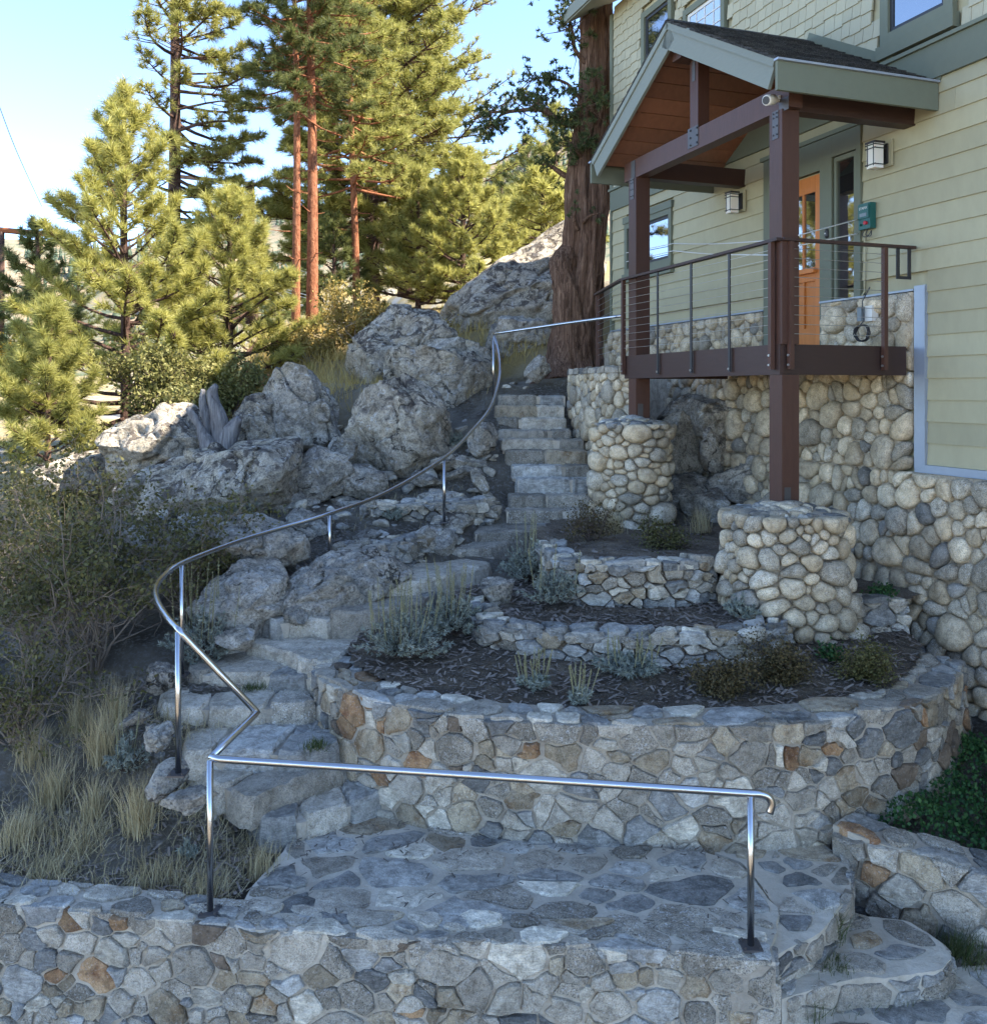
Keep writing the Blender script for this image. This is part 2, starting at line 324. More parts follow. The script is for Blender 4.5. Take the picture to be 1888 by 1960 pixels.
M['stalk'] = leaf_mat('stalk_sage', (0.22, 0.20, 0.10), (0.31, 0.29, 0.155), (0.40, 0.37, 0.22), 0.2)
M['straw'] = leaf_mat('grass_straw', (0.30, 0.235, 0.12), (0.46, 0.375, 0.205), (0.62, 0.53, 0.33), 0.3)
M['gold'] = leaf_mat('grass_gold', (0.36, 0.25, 0.07), (0.50, 0.37, 0.12), (0.62, 0.48, 0.20), 0.3)
M['ggrass'] = leaf_mat('grass_green', (0.035, 0.055, 0.015), (0.075, 0.095, 0.028), (0.15, 0.15, 0.05), 0.25)
M['clover'] = leaf_mat('leaf_clover', (0.018, 0.058, 0.018), (0.040, 0.105, 0.030), (0.085, 0.16, 0.045), 0.25)
M['brownleaf'] = leaf_mat('leaf_brown', (0.050, 0.038, 0.016), (0.095, 0.075, 0.028), (0.15, 0.105, 0.045), 0.2)
M['aspen'] = leaf_mat('leaf_aspen', (0.50, 0.28, 0.02), (0.66, 0.40, 0.04), (0.72, 0.50, 0.08), 0.4)
M['farpine'] = leaf_mat('far_conifer', (0.035, 0.055, 0.035), (0.06, 0.085, 0.055), (0.09, 0.115, 0.07), 0.1)

# ------------------------------------------------------------------ stone cutting: cells of a weighted Voronoi pattern become single stones
def clip(poly, nx, ny, c):
    out = []; n = len(poly)
    for i in range(n):
        a, b = poly[i], poly[(i + 1) % n]; da = a[0] * nx + a[1] * ny - c; db = b[0] * nx + b[1] * ny - c
        if da <= 0: out.append(a)
        if (da < 0 < db) or (db < 0 < da):
            t = da / (da - db); out.append((a[0] + (b[0] - a[0]) * t, a[1] + (b[1] - a[1]) * t))
    return out
def cells(s0, s1, t0, t1, size, rng, aspect=1.4, relax=2, vary=0.45, inside=None, sub=True):
    """stones about `size` tall and size*aspect long in the rectangle s0..s1 x t0..t1"""
    W, Hh = (s1 - s0) / aspect, t1 - t0
    pts = []; tries = 0; want = max(4, int(W * Hh / (size * size) * 1.15))
    while len(pts) < want and tries < want * 30:
        tries += 1
        r = size * (1 + vary * (2 * rng.random() ** 1.7 - 1) * 1.15); x, y = rng.uniform(0, W), rng.uniform(0, Hh)
        if all((x - p[0]) ** 2 + (y - p[1]) ** 2 > (0.46 * (r + p[2])) ** 2 for p in pts): pts.append([x, y, r])
    out = []
    for it in range(relax + 1):
        A = np.array(pts); polys = []
        for i, (x, y, r) in enumerate(pts):
            d = (A[:, 0] - x) ** 2 + (A[:, 1] - y) ** 2; idx = np.argsort(d)[1:22]
            poly = [(0, 0), (W, 0), (W, Hh), (0, Hh)]
            for j in idx:
                px, py, pr = pts[j]; nx, ny = px - x, py - y
                c = 0.5 * ((px * px + py * py - (pr * 0.5) ** 2) - (x * x + y * y - (r * 0.5) ** 2))
                poly = clip(poly, nx, ny, c)
                if len(poly) < 3: break
            polys.append(poly)
        if it < relax:
            for i, poly in enumerate(polys):
                if len(poly) >= 3:
                    pts[i][0] = 0.5 * pts[i][0] + 0.5 * sum(p[0] for p in poly) / len(poly); pts[i][1] = 0.5 * pts[i][1] + 0.5 * sum(p[1] for p in poly) / len(poly)
    for poly in polys:
        if len(poly) < 3: continue
        q = [(s0 + p[0] * aspect, t0 + p[1]) for p in poly]
        cx = sum(p[0] for p in q) / len(q); cy = sum(p[1] for p in q) / len(q)
        if inside and not inside(cx, cy): continue
        out.append(q)
    return out
def poly_inset(q, gap):
    cx = sum(p[0] for p in q) / len(q); cy = sum(p[1] for p in q) / len(q); out = []
    for x, y in q:
        d = math.hypot(x - cx, y - cy); f = max(0.25, 1 - gap / max(d, 1e-4)); out.append((cx + (x - cx) * f, cy + (y - cy) * f))
    return out
def chaikin(q, k=0.25):
    out = []
    for i in range(len(q)):
        a, b = q[i], q[(i + 1) % len(q)]
        out.append((a[0] * (1 - k) + b[0] * k, a[1] * (1 - k) + b[1] * k)); out.append((a[0] * k + b[0] * (1 - k), a[1] * k + b[1] * (1 - k)))
    return out
def resample(q, n):
    P = np.array(q + [q[0]]); L = np.r_[0, np.cumsum(np.hypot(*np.diff(P, axis=0).T))]
    s = np.linspace(0, L[-1], n, endpoint=False); return list(zip(np.interp(s, L, P[:, 0]), np.interp(s, L, P[:, 1])))
def stone(name, q, mapf, H, gap, rng, mat, parent, round_=0.2, dome=False, smooth=False, deep=0.03, tilt=0.35, n=12, jit=0.03):
    q = poly_inset(q, gap)
    if not dome:                                      # every stone sits differently in its bed
        cx = sum(p[0] for p in q) / len(q); cy = sum(p[1] for p in q) / len(q); fa, fb = rng.uniform(.91, 1.03), rng.uniform(.91, 1.03)
        q = [(cx + (x - cx) * fa * rng.uniform(.9, 1.03), cy + (y - cy) * fb * rng.uniform(.9, 1.03)) for x, y in q]
    q = chaikin(q, round_)
    if dome: q = resample(chaikin(q, 0.25), n)
    else:                                             # angular stone: keep the corners, break the long edges
        r_ = []; per = sum(math.hypot(q[i][0] - q[i - 1][0], q[i][1] - q[i - 1][1]) for i in range(len(q)))
        for i in range(len(q)):
            a, b = q[i], q[(i + 1) % len(q)]; r_.append(a); ln = math.hypot(a[0] - b[0], a[1] - b[1])
            if ln > per * 0.14:
                t = rng.uniform(.35, .65); o = rng.gauss(0, .10) * ln; r_.append((a[0] + (b[0] - a[0]) * t + (b[1] - a[1]) / ln * o, a[1] + (b[1] - a[1]) * t - (b[0] - a[0]) / ln * o))
        q = r_
    n = len(q)
    cx = sum(p[0] for p in q) / n; cy = sum(p[1] for p in q) / n; r = sum(math.hypot(p[0] - cx, p[1] - cy) for p in q) / n
    if r < 0.008: return None
    q = [(x + rng.gauss(0, jit * r), y + rng.gauss(0, jit * r)) for x, y in q]
    ta, tb = rng.uniform(-tilt, tilt) * H / r, rng.uniform(-tilt, tilt) * H / r
    V = []
    rings = [(0.98, -deep), (1.0, 0.25 * H), (0.96, 0.55 * H), (0.82, 0.84 * H), (0.5, 0.98 * H)] if dome else [(1.02, -deep), (1.0, 0.62 * H), (0.93, 0.92 * H), (0.55, 1.0 * H)]
    for f, h in rings:
        for x, y in q:
            dx, dy = (x - cx) * f, (y - cy) * f
            hh = h + (ta * dx + tb * dy if h > 0 else 0) + (rng.gauss(0, 0.07 * H) if (h > 0.5 * H and not dome) else 0)
            V.append(mapf(cx + dx, cy + dy, hh))
    V.append(mapf(cx, cy, H * (1.02 if dome else rng.uniform(0.92, 1.08)))); Fc = []
    for k in range(len(rings) - 1):
        for i in range(n):
            j = (i + 1) % n; Fc.append((k * n + i, k * n + j, (k + 1) * n + j, (k + 1) * n + i))
    k = len(rings) - 1
    for i in range(n): Fc.append((k * n + i, k * n + (i + 1) % n, len(V) - 1))
    return pymesh(name, V, Fc, mat, parent, smooth)
class Path:
    def __init__(s, pts, side=1):
        s.P = np.array(pts, float)[:, :2]; s.L = np.r_[0, np.cumsum(np.hypot(*np.diff(s.P, axis=0).T))]; s.len = s.L[-1]; s.side = side
    def pos(s, t): return np.array([np.interp(t, s.L, s.P[:, 0]), np.interp(t, s.L, s.P[:, 1])])
    def nrm(s, t):
        d = s.pos(min(t + 0.12, s.len)) - s.pos(max(t - 0.12, 0)); d = d / (np.hypot(*d) + 1e-9); return np.array([d[1], -d[0]]) * s.side
    def at(s, t, h, z):
        p = s.pos(t) + s.nrm(t) * h; return (p[0], p[1], z)
def inpoly(poly):
    P = np.array(poly)[:, :2]
    def f(x, y):
        c = False; j = len(P) - 1
        for i in range(len(P)):
            if (P[i, 1] > y) != (P[j, 1] > y) and x < (P[j, 0] - P[i, 0]) * (y - P[i, 1]) / (P[j, 1] - P[i, 1]) + P[i, 0]: c = not c
            j = i
        return c
    return f
def masonry(name, label, cat, path, zb, zt, thick, size, rng, mix, mortar, H=0.035, gap=0.012, batter=0.0, aspect=1.4, capsize=0.16, dome=False, group=None, smin=None, smax=None, capmix=None, dry=False, wob=0.0, ztf=None, capgap=0.014, vary=0.5, rnd=0.07, caph=0.02):
    """a stone wall along a path: mortar core, face stones, top stones"""
    L = path.len; ztf = ztf or (lambda s: zt)
    p0 = path.pos(L / 2); e = empty(name, (p0[0], p0[1], zb), label, cat, group)
    N = max(8, int(L / 0.08)); V = []; Fc = []
    for i in range(N + 1):
        s = L * i / N; z1 = ztf(s)
        for h, z in ((batter * (z1 - zb), zb), (0, z1 - 0.012), (-thick, z1 - 0.012), (-thick, zb)): V.append(path.at(s, h, z))
    for i in range(N):
        for k in range(4): Fc.append((i * 4 + k, i * 4 + (k + 1) % 4, i * 4 + 4 + (k + 1) % 4, i * 4 + 4 + k))
    Fc += [(3, 2, 1, 0), (N * 4, N * 4 + 1, N * 4 + 2, N * 4 + 3)]
    pymesh('mortar_core', V, Fc, mortar, e)
    def mf(s, t, h):
        s = min(max(s, 0), L); tt = min(t, ztf(s) - 0.004); return path.at(s, h + batter * (ztf(s) - tt), tt)
    for q in cells(smin if smin is not None else 0, smax if smax is not None else L, zb, zt + 0.0, size, rng, aspect, 0, vary):
        stone('stone', q, mf, H * rng.uniform(0.35, 1.7), gap * rng.uniform(0.1, 0.9), rng, M[rng.choice(mix)], e, rnd, dome, dome)
    def mt(s, t, h):
        s = min(max(s, 0), L); return path.at(s, -t, ztf(s) - 0.012 + h)
    for q in cells(smin if smin is not None else 0, smax if smax is not None else L, -0.02 if not dry else -0.05, thick, capsize, rng, 1.5, 1, 0.45):
        stone('cap_stone', q, mt, (caph if not dry else 0.04) * rng.uniform(0.7, 1.4), capgap * rng.uniform(0.7, 1.5), rng, M[rng.choice(capmix or mix)], e, 0.18, False, False, deep=0.05)
    return e
# ------------------------------------------------------------------ rocks
_ico = {}
def ico(sub):
    if sub in _ico: return _ico[sub]
    t = (1 + 5 ** 0.5) / 2
    V = [(-1, t, 0), (1, t, 0), (-1, -t, 0), (1, -t, 0), (0, -1, t), (0, 1, t), (0, -1, -t), (0, 1, -t), (t, 0, -1), (t, 0, 1), (-t, 0, -1), (-t, 0, 1)]
    T = [(0, 11, 5), (0, 5, 1), (0, 1, 7), (0, 7, 10), (0, 10, 11), (1, 5, 9), (5, 11, 4), (11, 10, 2), (10, 7, 6), (7, 1, 8), (3, 9, 4), (3, 4, 2), (3, 2, 6), (3, 6, 8), (3, 8, 9), (4, 9, 5), (2, 4, 11), (6, 2, 10), (8, 6, 7), (9, 8, 1)]
    V = [np.array(v) / np.linalg.norm(v) for v in V]
    for _ in range(sub):
        mid = {}; T2 = []
        def mp(a, b):
            k = (min(a, b), max(a, b))
            if k not in mid:
                v = V[a] + V[b]; V.append(v / np.linalg.norm(v)); mid[k] = len(V) - 1
            return mid[k]
        for a, b, c in T:
            x, y, z = mp(a, b), mp(b, c), mp(c, a); T2 += [(a, x, z), (b, y, x), (c, z, y), (x, y, z)]
        T = T2
    _ico[sub] = (np.array(V), np.array(T)); return _ico[sub]
def rock_verts(dims, seed, sub=4, cuts=9, rough=0.07, cutmin=0.55, cutmax=0.9, shear=(0, 0), freq=1.6):
    rs = np.random.RandomState(seed); V, T = ico(sub); V = V.copy()
    for _ in range(cuts):
        n = rs.normal(size=3); n /= np.linalg.norm(n); c = rs.uniform(cutmin, cutmax) * .92; d = V @ n - c
        V = V - np.outer(np.clip(d, 0, None) * 0.94, n)
    V = V * np.array(dims) * 0.5
    m = float(np.mean(dims))
    P = V / m * freq + rs.uniform(0, 50, 3); V = V * (1 + fbm(P, 2, seed % 5) * .10)[:, None]
    for _ in range(cuts):                             # crisp fracture planes
        n = rs.normal(size=3); n /= np.linalg.norm(n); ex = (V @ n).max(); d = V @ n - ex * rs.uniform(.66, .93)
        V = V - np.outer(np.clip(d, 0, None) * 0.97, n)
    P = V / m * freq * 2 + rs.uniform(0, 50, 3)
    nr = V / (np.linalg.norm(V, axis=1, keepdims=True) + 1e-9)
    rd = 1 - np.abs(fbm(P * 2.1, 4, seed % 13)) - .35 * np.abs(fbm(P * 4.5, 3, seed % 7))
    V = V + nr * ((fbm(P, 5, seed % 11) * rough * .5 + (rd - 0.5) * rough * .75) * m * 0.5)[:, None]
    if sub >= 4:                                      # open fracture lines
        for q in range(3):
            f_ = fbm(V / m * (1.1 + .5 * q) + rs.uniform(0, 50, 3), 3, seed % 17 + q); V = V - nr * (np.exp(-(f_ / .035) ** 2) * .035 * m * (1 - .25 * q))[:, None]
            V = V + nr * (np.where(f_ > 0, 1, -1) * .016 * m)[:, None]
    V[:, 0] += V[:, 2] * shear[0]; V[:, 1] += V[:, 2] * shear[1]
    return V, T
def rock(name, loc, dims, seed, mat, rz=0.0, rx=0.0, ry=0.0, sub=4, cuts=9, rough=0.07, label=None, cat=None, group=None, parent=None, smooth=True, **kw):
    V, T = rock_verts(dims, seed, sub, cuts, rough, **kw)
    m = np.array(Matrix.Rotation(rz, 3, 'Z') @ Matrix.Rotation(rx, 3, 'X') @ Matrix.Rotation(ry, 3, 'Y'))
    V = V @ m.T
    if parent is None:
        o = trimesh(name, V, T, mat, None, smooth); o.location = [float(x) for x in loc]
    else:
        o = trimesh(name, V + np.array(loc), T, mat, parent, smooth)
    return tag(o, label, cat, group)
# ------------------------------------------------------------------ ground
CTRL = np.array([  # X, Y, z
 (-12, 3, -4.6), (-6, 3, -4.6), (0, 3, -4.6), (5, 3, -4.4), (-4, 4.4, -4.4), (0, 4.2, -4.4), (3, 4.0, -4.2), (-6, 4.6, -4.2),
 (-3, 5.8, -3.16), (-2.2, 5.75, -3.16), (-1.75, 5.6, -3.16), (-1.5, 6.0, -3.15), (-3.2, 6.3, -3.03), (-2.3, 6.25, -2.95), (-3.6, 7.2, -2.75), (-2.7, 7.0, -2.6), (-4.5, 5.9, -3.14), (-2.35, 7.8, -2.42), (-3.2, 8.6, -2.25), (-5, 8, -2.65), (-6, 6, -3.2),
 (-.8, 6, -3.4), (0, 5.6, -3.4), (1.5, 5.4, -3.6), (2.5, 5.3, -3.9), (3.5, 5, -4.0), (2, 4.8, -4.1), (0, 6.9, -3.0), (1, 7.6, -2.7), (2, 8, -2.7), (3, 8, -2.7), (3.05, 6.5, -3.03), (3.7, 7.3, -2.9), (3.8, 6.0, -3.2),
 (-1.5, 7.3, -2.75), (-1.4, 8.3, -2.45), (-.6, 8, -2.5), (-1.2, 8.9, -2.25), (-.4, 9.4, -2.15), (.2, 10.6, -2.0), (1.2, 10, -1.85), (1.5, 9, -2.2), (.9, 11.2, -1.85), (.8, 11.8, -1.65), (.7, 12.6, -1.15), (.7, 13.4, -.65), (.7, 14.0, -.12), (.6, 14.6, .02), (1.2, 15.2, .22), (0, 15.2, .1),
 (-.3, 11.7, -1.36), (-.2, 12.6, -.95), (-.15, 13.5, -.45), (-.6, 10.9, -1.62), (-1.0, 10.3, -1.72), (-1.7, 9.3, -1.95), (-1.3, 11.3, -1.45), (-2.5, 10, -1.8), (-2.4, 11.2, -1.48), (-2, 13, -1.15), (-4, 12, -1.5), (-3.2, 13.5, -1.0), (-4.6, 14, -1.3), (-6.2, 12, -2.3), (-6, 9.5, -2.8), (-8.5, 12, -2.9), (-8, 15, -2.3),
 (2, 12, -1.4), (2.7, 11, -1.6), (2.3, 13.5, -.7), (2.6, 15, 0.1), (3, 10, -2.0), (4, 10, -2.2), (4, 14, -.2), (8, 8, -2.6), (8, 14, -.3),
 (-3.4, 16.2, .1), (-1.8, 15.6, .1), (-2.5, 18, .65), (-2.5, 20, 1.15), (-4.3, 21, 1.35), (-3.6, 19, .6), (-1, 20, 1.5), (0, 18, 1.2), (1, 17, .9), (1, 20, 2.0), (3, 20, 2.5), (-6, 18, -.5), (-5, 16, -.6), (-7.5, 20, -1.2), (-6, 23, .2), (2, 24, 3.4),
 (-11, 18, -2.4), (-12, 24, -2.3), (-19, 37, -2.6), (-30, 40, -3), (-13, 31, -1.8), (-6, 30, .8), (-3, 30, 2.6), (2, 32, 4.5), (9, 32, 7), (-20, 15, -3.4), (-30, 20, -4), (-20, 8, -4),
 (-60, 80, -5), (-20, 70, -1), (0, 80, 10), (40, 80, 22), (-120, 160, -8), (0, 160, 22), (120, 160, 50), (-200, 60, -10), (60, 10, 0), (-60, 0, -6), (0, -60, -5), (120, -60, 0), (-200, -150, -12), (250, 0, 10), (0, 300, 40), (-300, 300, -10), (300, 300, 90), (0, -300, -10), (300, -300, 0), (-300, -300, -15), (-300, 0, -12)], float)
def ground_z(x, y):
    x = np.atleast_1d(np.asarray(x, float)); y = np.atleast_1d(np.asarray(y, float)); out = np.zeros(len(x))
    for a in range(0, len(x), 4000):
        d2 = (x[a:a + 4000, None] - CTRL[None, :, 0]) ** 2 + (y[a:a + 4000, None] - CTRL[None, :, 1]) ** 2
        sc_ = 0.04 + 0.004 * (y[a:a + 4000] ** 2 + x[a:a + 4000] ** 2)[:, None] * 0.25
        wt = 1.0 / (d2 + sc_) ** 2; out[a:a + 4000] = (wt * CTRL[None, :, 2]).sum(1) / wt.sum(1)
    return out
def gz(x, y): return float(ground_z(x, y)[0])
def axis(lo, hi, fine0, fine1, step, grow):
    a = list(np.arange(fine0, fine1 + 1e-6, step)); s = step
    while a[-1] < hi: s *= grow; a.append(a[-1] + s)
    s = step
    while a[0] > lo: s *= grow; a.insert(0, a[0] - s)
    return np.array(a)
gx = axis(-320, 320, -6.5, 4.5, 0.10, 1.10); gy = axis(-300, 320, 4.4, 21, 0.10, 1.10)
XX, YY = np.meshgrid(gx, gy); xf, yf = XX.ravel(), YY.ravel()
zf = ground_z(xf, yf); pn = np.stack([xf, yf, zf * 0], 1)
rr = np.hypot(xf, yf)
zf = zf + fbm(pn * 0.9, 5, 3) * 0.06 + fbm(pn * 5, 2, 5) * 0.018 + np.where(rr > 40, fbm(pn * 0.05, 3, 7) * 0.8, 0)
yw = np.interp(xf, [-320, -6, -3.1, -2.98, -2.3, -1.7, -.72, .16, .95, 1.53, 1.6, 320], [5.6, 5.6, 5.52, 5.45, 5.38, 5.32, 5.12, 5.05, 4.95, 4.9, 4.5, 4.5])
zf = np.where((yf < yw + .14) & (xf < 1.7), np.minimum(zf, -4.4), zf)
zf = np.where((xf > 1.45) & (xf < 5) & (yf < 5.75 - .12 * (xf - 1.5)) & (yf > 3.9), np.minimum(zf, -3.62), zf)
nxg, nyg = len(gx), len(gy); ii = np.arange(nxg * nyg).reshape(nyg, nxg)
Q = np.stack([ii[:-1, :-1].ravel(), ii[:-1, 1:].ravel(), ii[1:, 1:].ravel(), ii[1:, :-1].ravel()], 1)
keep = ~((yf[Q].mean(1) < 5.55) & (yf[Q].mean(1) > 4.3) & (np.abs(xf[Q].mean(1)) < 1.4))
ground = trimesh('ground', np.stack([xf, yf, zf], 1), Q, M['ground'], None, True); tag(ground, kind='structure')
# country road down in the valley on the far side of the pines
V = []; Fc = []
for i, (x, y) in enumerate([(-60, 33), (-40, 35), (-26, 36.5), (-18, 37), (-10, 38.5), (0, 42)]):
    for k, d in enumerate((-2.6, 2.6)):
        yy = y + d; V.append((x, yy, gz(x, yy) + 0.25))
    if i: Fc.append((2 * i - 2, 2 * i, 2 * i + 1, 2 * i - 1))
road = pymesh('road', V, Fc, M['road']); tag(road, kind='structure')
# mountain ridge
def ridge(x):
    xs = [-900, -420, -330, -270, -200, -120, -40, 60, 200, 420, 800]; zs = [100, 112, 108, 100, 118, 130, 150, 185, 200, 220, 240]
    return np.interp(x, xs, zs)
mx = np.linspace(-900, 800, 150); mt = np.linspace(0, 1, 36); V = []
for t in mt:
    for x in mx: V.append((x * (0.62 + 0.38 * t), 310 + 330 * t, 0.0))
V = np.array(V); tt = (V[:, 1] - 310) / 330; xx = V[:, 0] / (0.62 + 0.38 * tt)
V[:, 2] = -12 + (ridge(xx) + 12) * tt ** 0.85 + fbm(V * 0.012, 5, 9) * 26 * (0.25 + tt) * np.minimum(1, tt * 3) * (1.15 - tt)
ii = np.arange(len(mx) * len(mt)).reshape(len(mt), len(mx))
Q = np.stack([ii[:-1, :-1].ravel(), ii[:-1, 1:].ravel(), ii[1:, 1:].ravel(), ii[1:, :-1].ravel()], 1)
m, nt_, b_ = newmat('mountain_scrub'); g_ = NG(nt_); p_ = g_.pos(rand=False)
c_ = g_.mix(g_.ramp(g_.noise(p_, 0.02, 6, 0.7), [(0.42, (0, 0, 0)), (0.58, (1, 1, 1))]), (0.30, 0.215, 0.145), (0.19, 0.175, 0.12))
c_ = g_.mix(g_.ramp(g_.noise(p_, 0.12, 5, 0.75), [(0.52, (0, 0, 0)), (0.58, (1, 1, 1))]), c_, (0.10, 0.12, 0.085))
g_.l(c_, b_.inputs['Base Color']); b_.inputs['Roughness'].default_value = 1.0; b_.inputs['Specular IOR Level'].default_value = 0.0
mountain = trimesh('mountain', V, Q, m, None, True); tag(mountain, kind='structure')
mV = V.reshape(len(mt), len(mx), 3)
rs = np.random.RandomState(4); TV = []; TT = []; cnt = 0
for k in range(5200):
    a = rs.uniform(0, len(mt) - 1.01); c = rs.uniform(0, len(mx) - 1.01); i, j = int(a), int(c)
    p = mV[i, j] * (1 - (a - i)) * (1 - (c - j)) + mV[i + 1, j] * (a - i) * (1 - (c - j)) + mV[i, j + 1] * (1 - (a - i)) * (c - j) + mV[i + 1, j + 1] * (a - i) * (c - j)
    if fbm(np.array([p * 0.014]), 3, 21)[0] < -0.05 and rs.rand() > 0.12 : continue
    h = rs.uniform(5, 13); r = h * rs.uniform(0.13, 0.2)
    for z0, z1, rr_ in ((0.05, 0.55, 1.0), (0.3, 0.8, 0.75), (0.55, 1.0, 0.5)):
        n = 6; ph = rs.uniform(0, 6)
        base = len(TV)
        for q in range(n):
            an = ph + q * 2 * math.pi / n; jr = r * rr_ * rs.uniform(0.7, 1.2); TV.append((p[0] + math.cos(an) * jr, p[1] + math.sin(an) * jr, p[2] + h * (z0 + rs.uniform(-.05, .05))))
        TV.append((p[0], p[1], p[2] + h * z1))
        for q in range(n): TT.append((base + q, base + (q + 1) % n, base + n))
fw = trimesh('distant_forest', TV, TT, M['farpine']); tag(fw, 'dark conifer forest scattered over the distant mountain side', 'forest', kind='stuff')

# ------------------------------------------------------------------ stone terrace: walls
rng = random.Random(7)
def zc(pts, z): return [at_z(x, y, z) for x, y in pts]
LZ = -3.10
front = zc([(-60, 1717), (0, 1725), (200, 1745), (400, 1768), (700, 1792), (1000, 1803), (1300, 1822), (1483, 1838)], -3.08)
fp = Path(catmull(front, 5), side=1)
masonry('front_retaining_wall', 'long mortared fieldstone retaining wall below the paved landing, carrying two steel rail posts', 'stone wall', fp, -3.95, -3.08, 0.27, 0.118, rng, WALLMIX, M['mortar'], H=0.024, gap=0.009, batter=0.03, aspect=1.4, capsize=0.15, vary=0.75, capmix=FLAGMIX)
# end return of the front wall
pe = fp.pos(fp.len); ret = Path([pe + np.array([0.0, -0.005]), pe + np.array([0.02, 0.25]), pe + np.array([0.03, 0.5])], side=1)
masonry('wall_return', 'short end face of the fieldstone wall beside the rust-marked corner stone and lower steps', 'stone wall', ret, -4.2, -3.10, 0.24, 0.15, rng, WALLMIX, M['mortar'], H=0.03, aspect=1.2)
curve_top = zc([(598, 1262), (606, 1285), (640, 1310), (690, 1331), (770, 1352), (850, 1365), (944, 1376), (1080, 1383), (1194, 1386), (1300, 1387), (1394, 1386), (1519, 1382), (1644, 1367), (1735, 1350), (1795, 1325), (1830, 1290), (1842, 1262)], -2.28)
cp = Path(catmull(curve_top, 5), side=1)
CW = masonry('curved_retaining_wall', 'tall curved mortared fieldstone wall holding the lower planting bed', 'stone wall', cp, -3.2, -2.28, 0.36, 0.135, rng, WALLMIX, M['mortar'], H=0.026, gap=0.009, batter=0.05, aspect=1.3, capsize=0.19, vary=0.75, capmix=FLAGMIX + ['tan', 'rust', 'darkbrown', 'tan'], caph=0.022)
low = [at_z(2110 / 1.3242, 2085 / 1.3242, -2.93)[:2], (2.45, 5.98), (2.72, 5.83), (2.98, 5.72), (3.3, 5.62), (3.7, 5.5)]
lp = Path(catmull([np.r_[p, 0] for p in low], 5), side=1)
masonry('low_stone_wall', 'low mortared fieldstone wall with one big red-brown block, edging the green ground cover', 'stone wall', lp, -3.75, -2.98, 0.3, 0.17, rng, WALLMIX, M['mortar'], H=0.04, gap=0.014, aspect=1.25, capsize=0.2, ztf=lambda s: -2.93 - 0.10 * s)
# ------------------------------------------------------------------ landing paved with flagstones
def slab(name, poly, z, depth, mat, parent=None):
    n = len(poly); V = [(p[0], p[1], z) for p in poly] + [(p[0], p[1], z - depth) for p in poly]
    return pymesh(name, V, [tuple(range(n))] + [(i, n + i, n + (i + 1) % n, (i + 1) % n) for i in range(n)], mat, parent)
def ccw(P):
    P = [tuple(p[:2]) for p in P]; a = sum(P[i][0] * P[(i + 1) % len(P)][1] - P[(i + 1) % len(P)][0] * P[i][1] for i in range(len(P)))
    return P if a > 0 else P[::-1]
def paved(name, pix, z, depth, size, rng, kind='structure', mix=FLAGMIX, gap=0.02, margin=0.0, H=0.012, aspect=1.3, label=None, cat=None, edge=True, mat=None, riser=False):
    poly = ccw(zc(pix, z)); poly = resample(chaikin(poly, .08), 110); nz_ = fbm(np.array([(x * 7, y * 7, 0) for x, y in poly]), 4, 3)
    c_ = np.mean(poly, 0); poly = [tuple(np.array(p) + (np.array(p) - c_) / np.linalg.norm(np.array(p) - c_) * .02 * nz_[i]) for i, p in enumerate(poly)]
    o = slab(name, poly, z, depth, mat or M['mortarp']); tag(o, label, cat, kind=kind)
    if riser:
        rp_ = Path(poly + [poly[0]])
        for q in cells(0.02, rp_.len - .02, z - depth + .0, z - .006, .12, rng, 1.7, 1, .6):
            stone('riser_stone', q, lambda s_, t_, h_: rp_.at(min(max(s_, 0), rp_.len), h_, t_), .022, .008, rng, M[rng.choice(['granite', 'granite2', 'slate', 'blue', 'granite'])], o, .1)
    P = np.array(poly); f = inpoly(poly)
    def ins(x, y): return f(x, y)
    for q in cells(P[:, 0].min(), P[:, 0].max(), P[:, 1].min(), P[:, 1].max(), size, rng, aspect, 1, 0.75):
        qi = poly_inset(q, gap)
        if not all(f(x, y) for x, y in qi):
            c = (sum(p[0] for p in q) / len(q), sum(p[1] for p in q) / len(q))
            if not f(*c): continue
            qi2 = []
            for x, y in qi:
                k = 1.0
                while not f(c[0] + (x - c[0]) * k, c[1] + (y - c[1]) * k) and k > 0.15: k -= 0.08
                qi2.append((c[0] + (x - c[0]) * k * .97, c[1] + (y - c[1]) * k * .97))
            qi = qi2
        stone('flagstone', qi, lambda s, t, h: (s, t, z + h), H * rng.uniform(0.4, 1.5), gap * rng.uniform(0.0, 0.7), rng, M[rng.choice(mix)], o, 0.15, deep=0.02, tilt=0.3, jit=0.05)
    return o
LP = [(452, 1768), (560, 1770), (700, 1778), (1000, 1788), (1300, 1806), (1478, 1822), (1490, 1742), (1420, 1655), (1350, 1632), (1240, 1622), (1000, 1597), (880, 1588), (800, 1530), (735, 1490), (690, 1480), (600, 1550), (545, 1630), (500, 1672), (468, 1720)]
paved('landing_paving', LP, LZ + 0.012, 0.25, 0.24, rng, aspect=1.5, gap=0.014, H=0.013)
R1 = [(1362, 1630), (1450, 1610), (1545, 1600), (1612, 1640), (1632, 1692), (1604, 1745), (1570, 1790), (1530, 1805), (1484, 1832), (1470, 1815), (1485, 1740), (1418, 1650)]
paved('upper_flag_step', R1, -3.125, 0.2, 0.22, rng, kind='structure', riser=True)
R2 = [(1490, 1836), (1580, 1808), (1632, 1752), (1735, 1762), (1810, 1810), (1822, 1832), (1800, 1856), (1700, 1872), (1655, 1868), (1560, 1894), (1494, 1912)]
paved('lower_flag_step', R2, -3.30, 0.2, 0.24, rng, kind='structure', riser=True)
R3 = [(1496, 1922), (1600, 1900), (1660, 1886), (1760, 1872), (1830, 1850), (1900, 1845), (2000, 1860), (2000, 2080), (1486, 2080)]
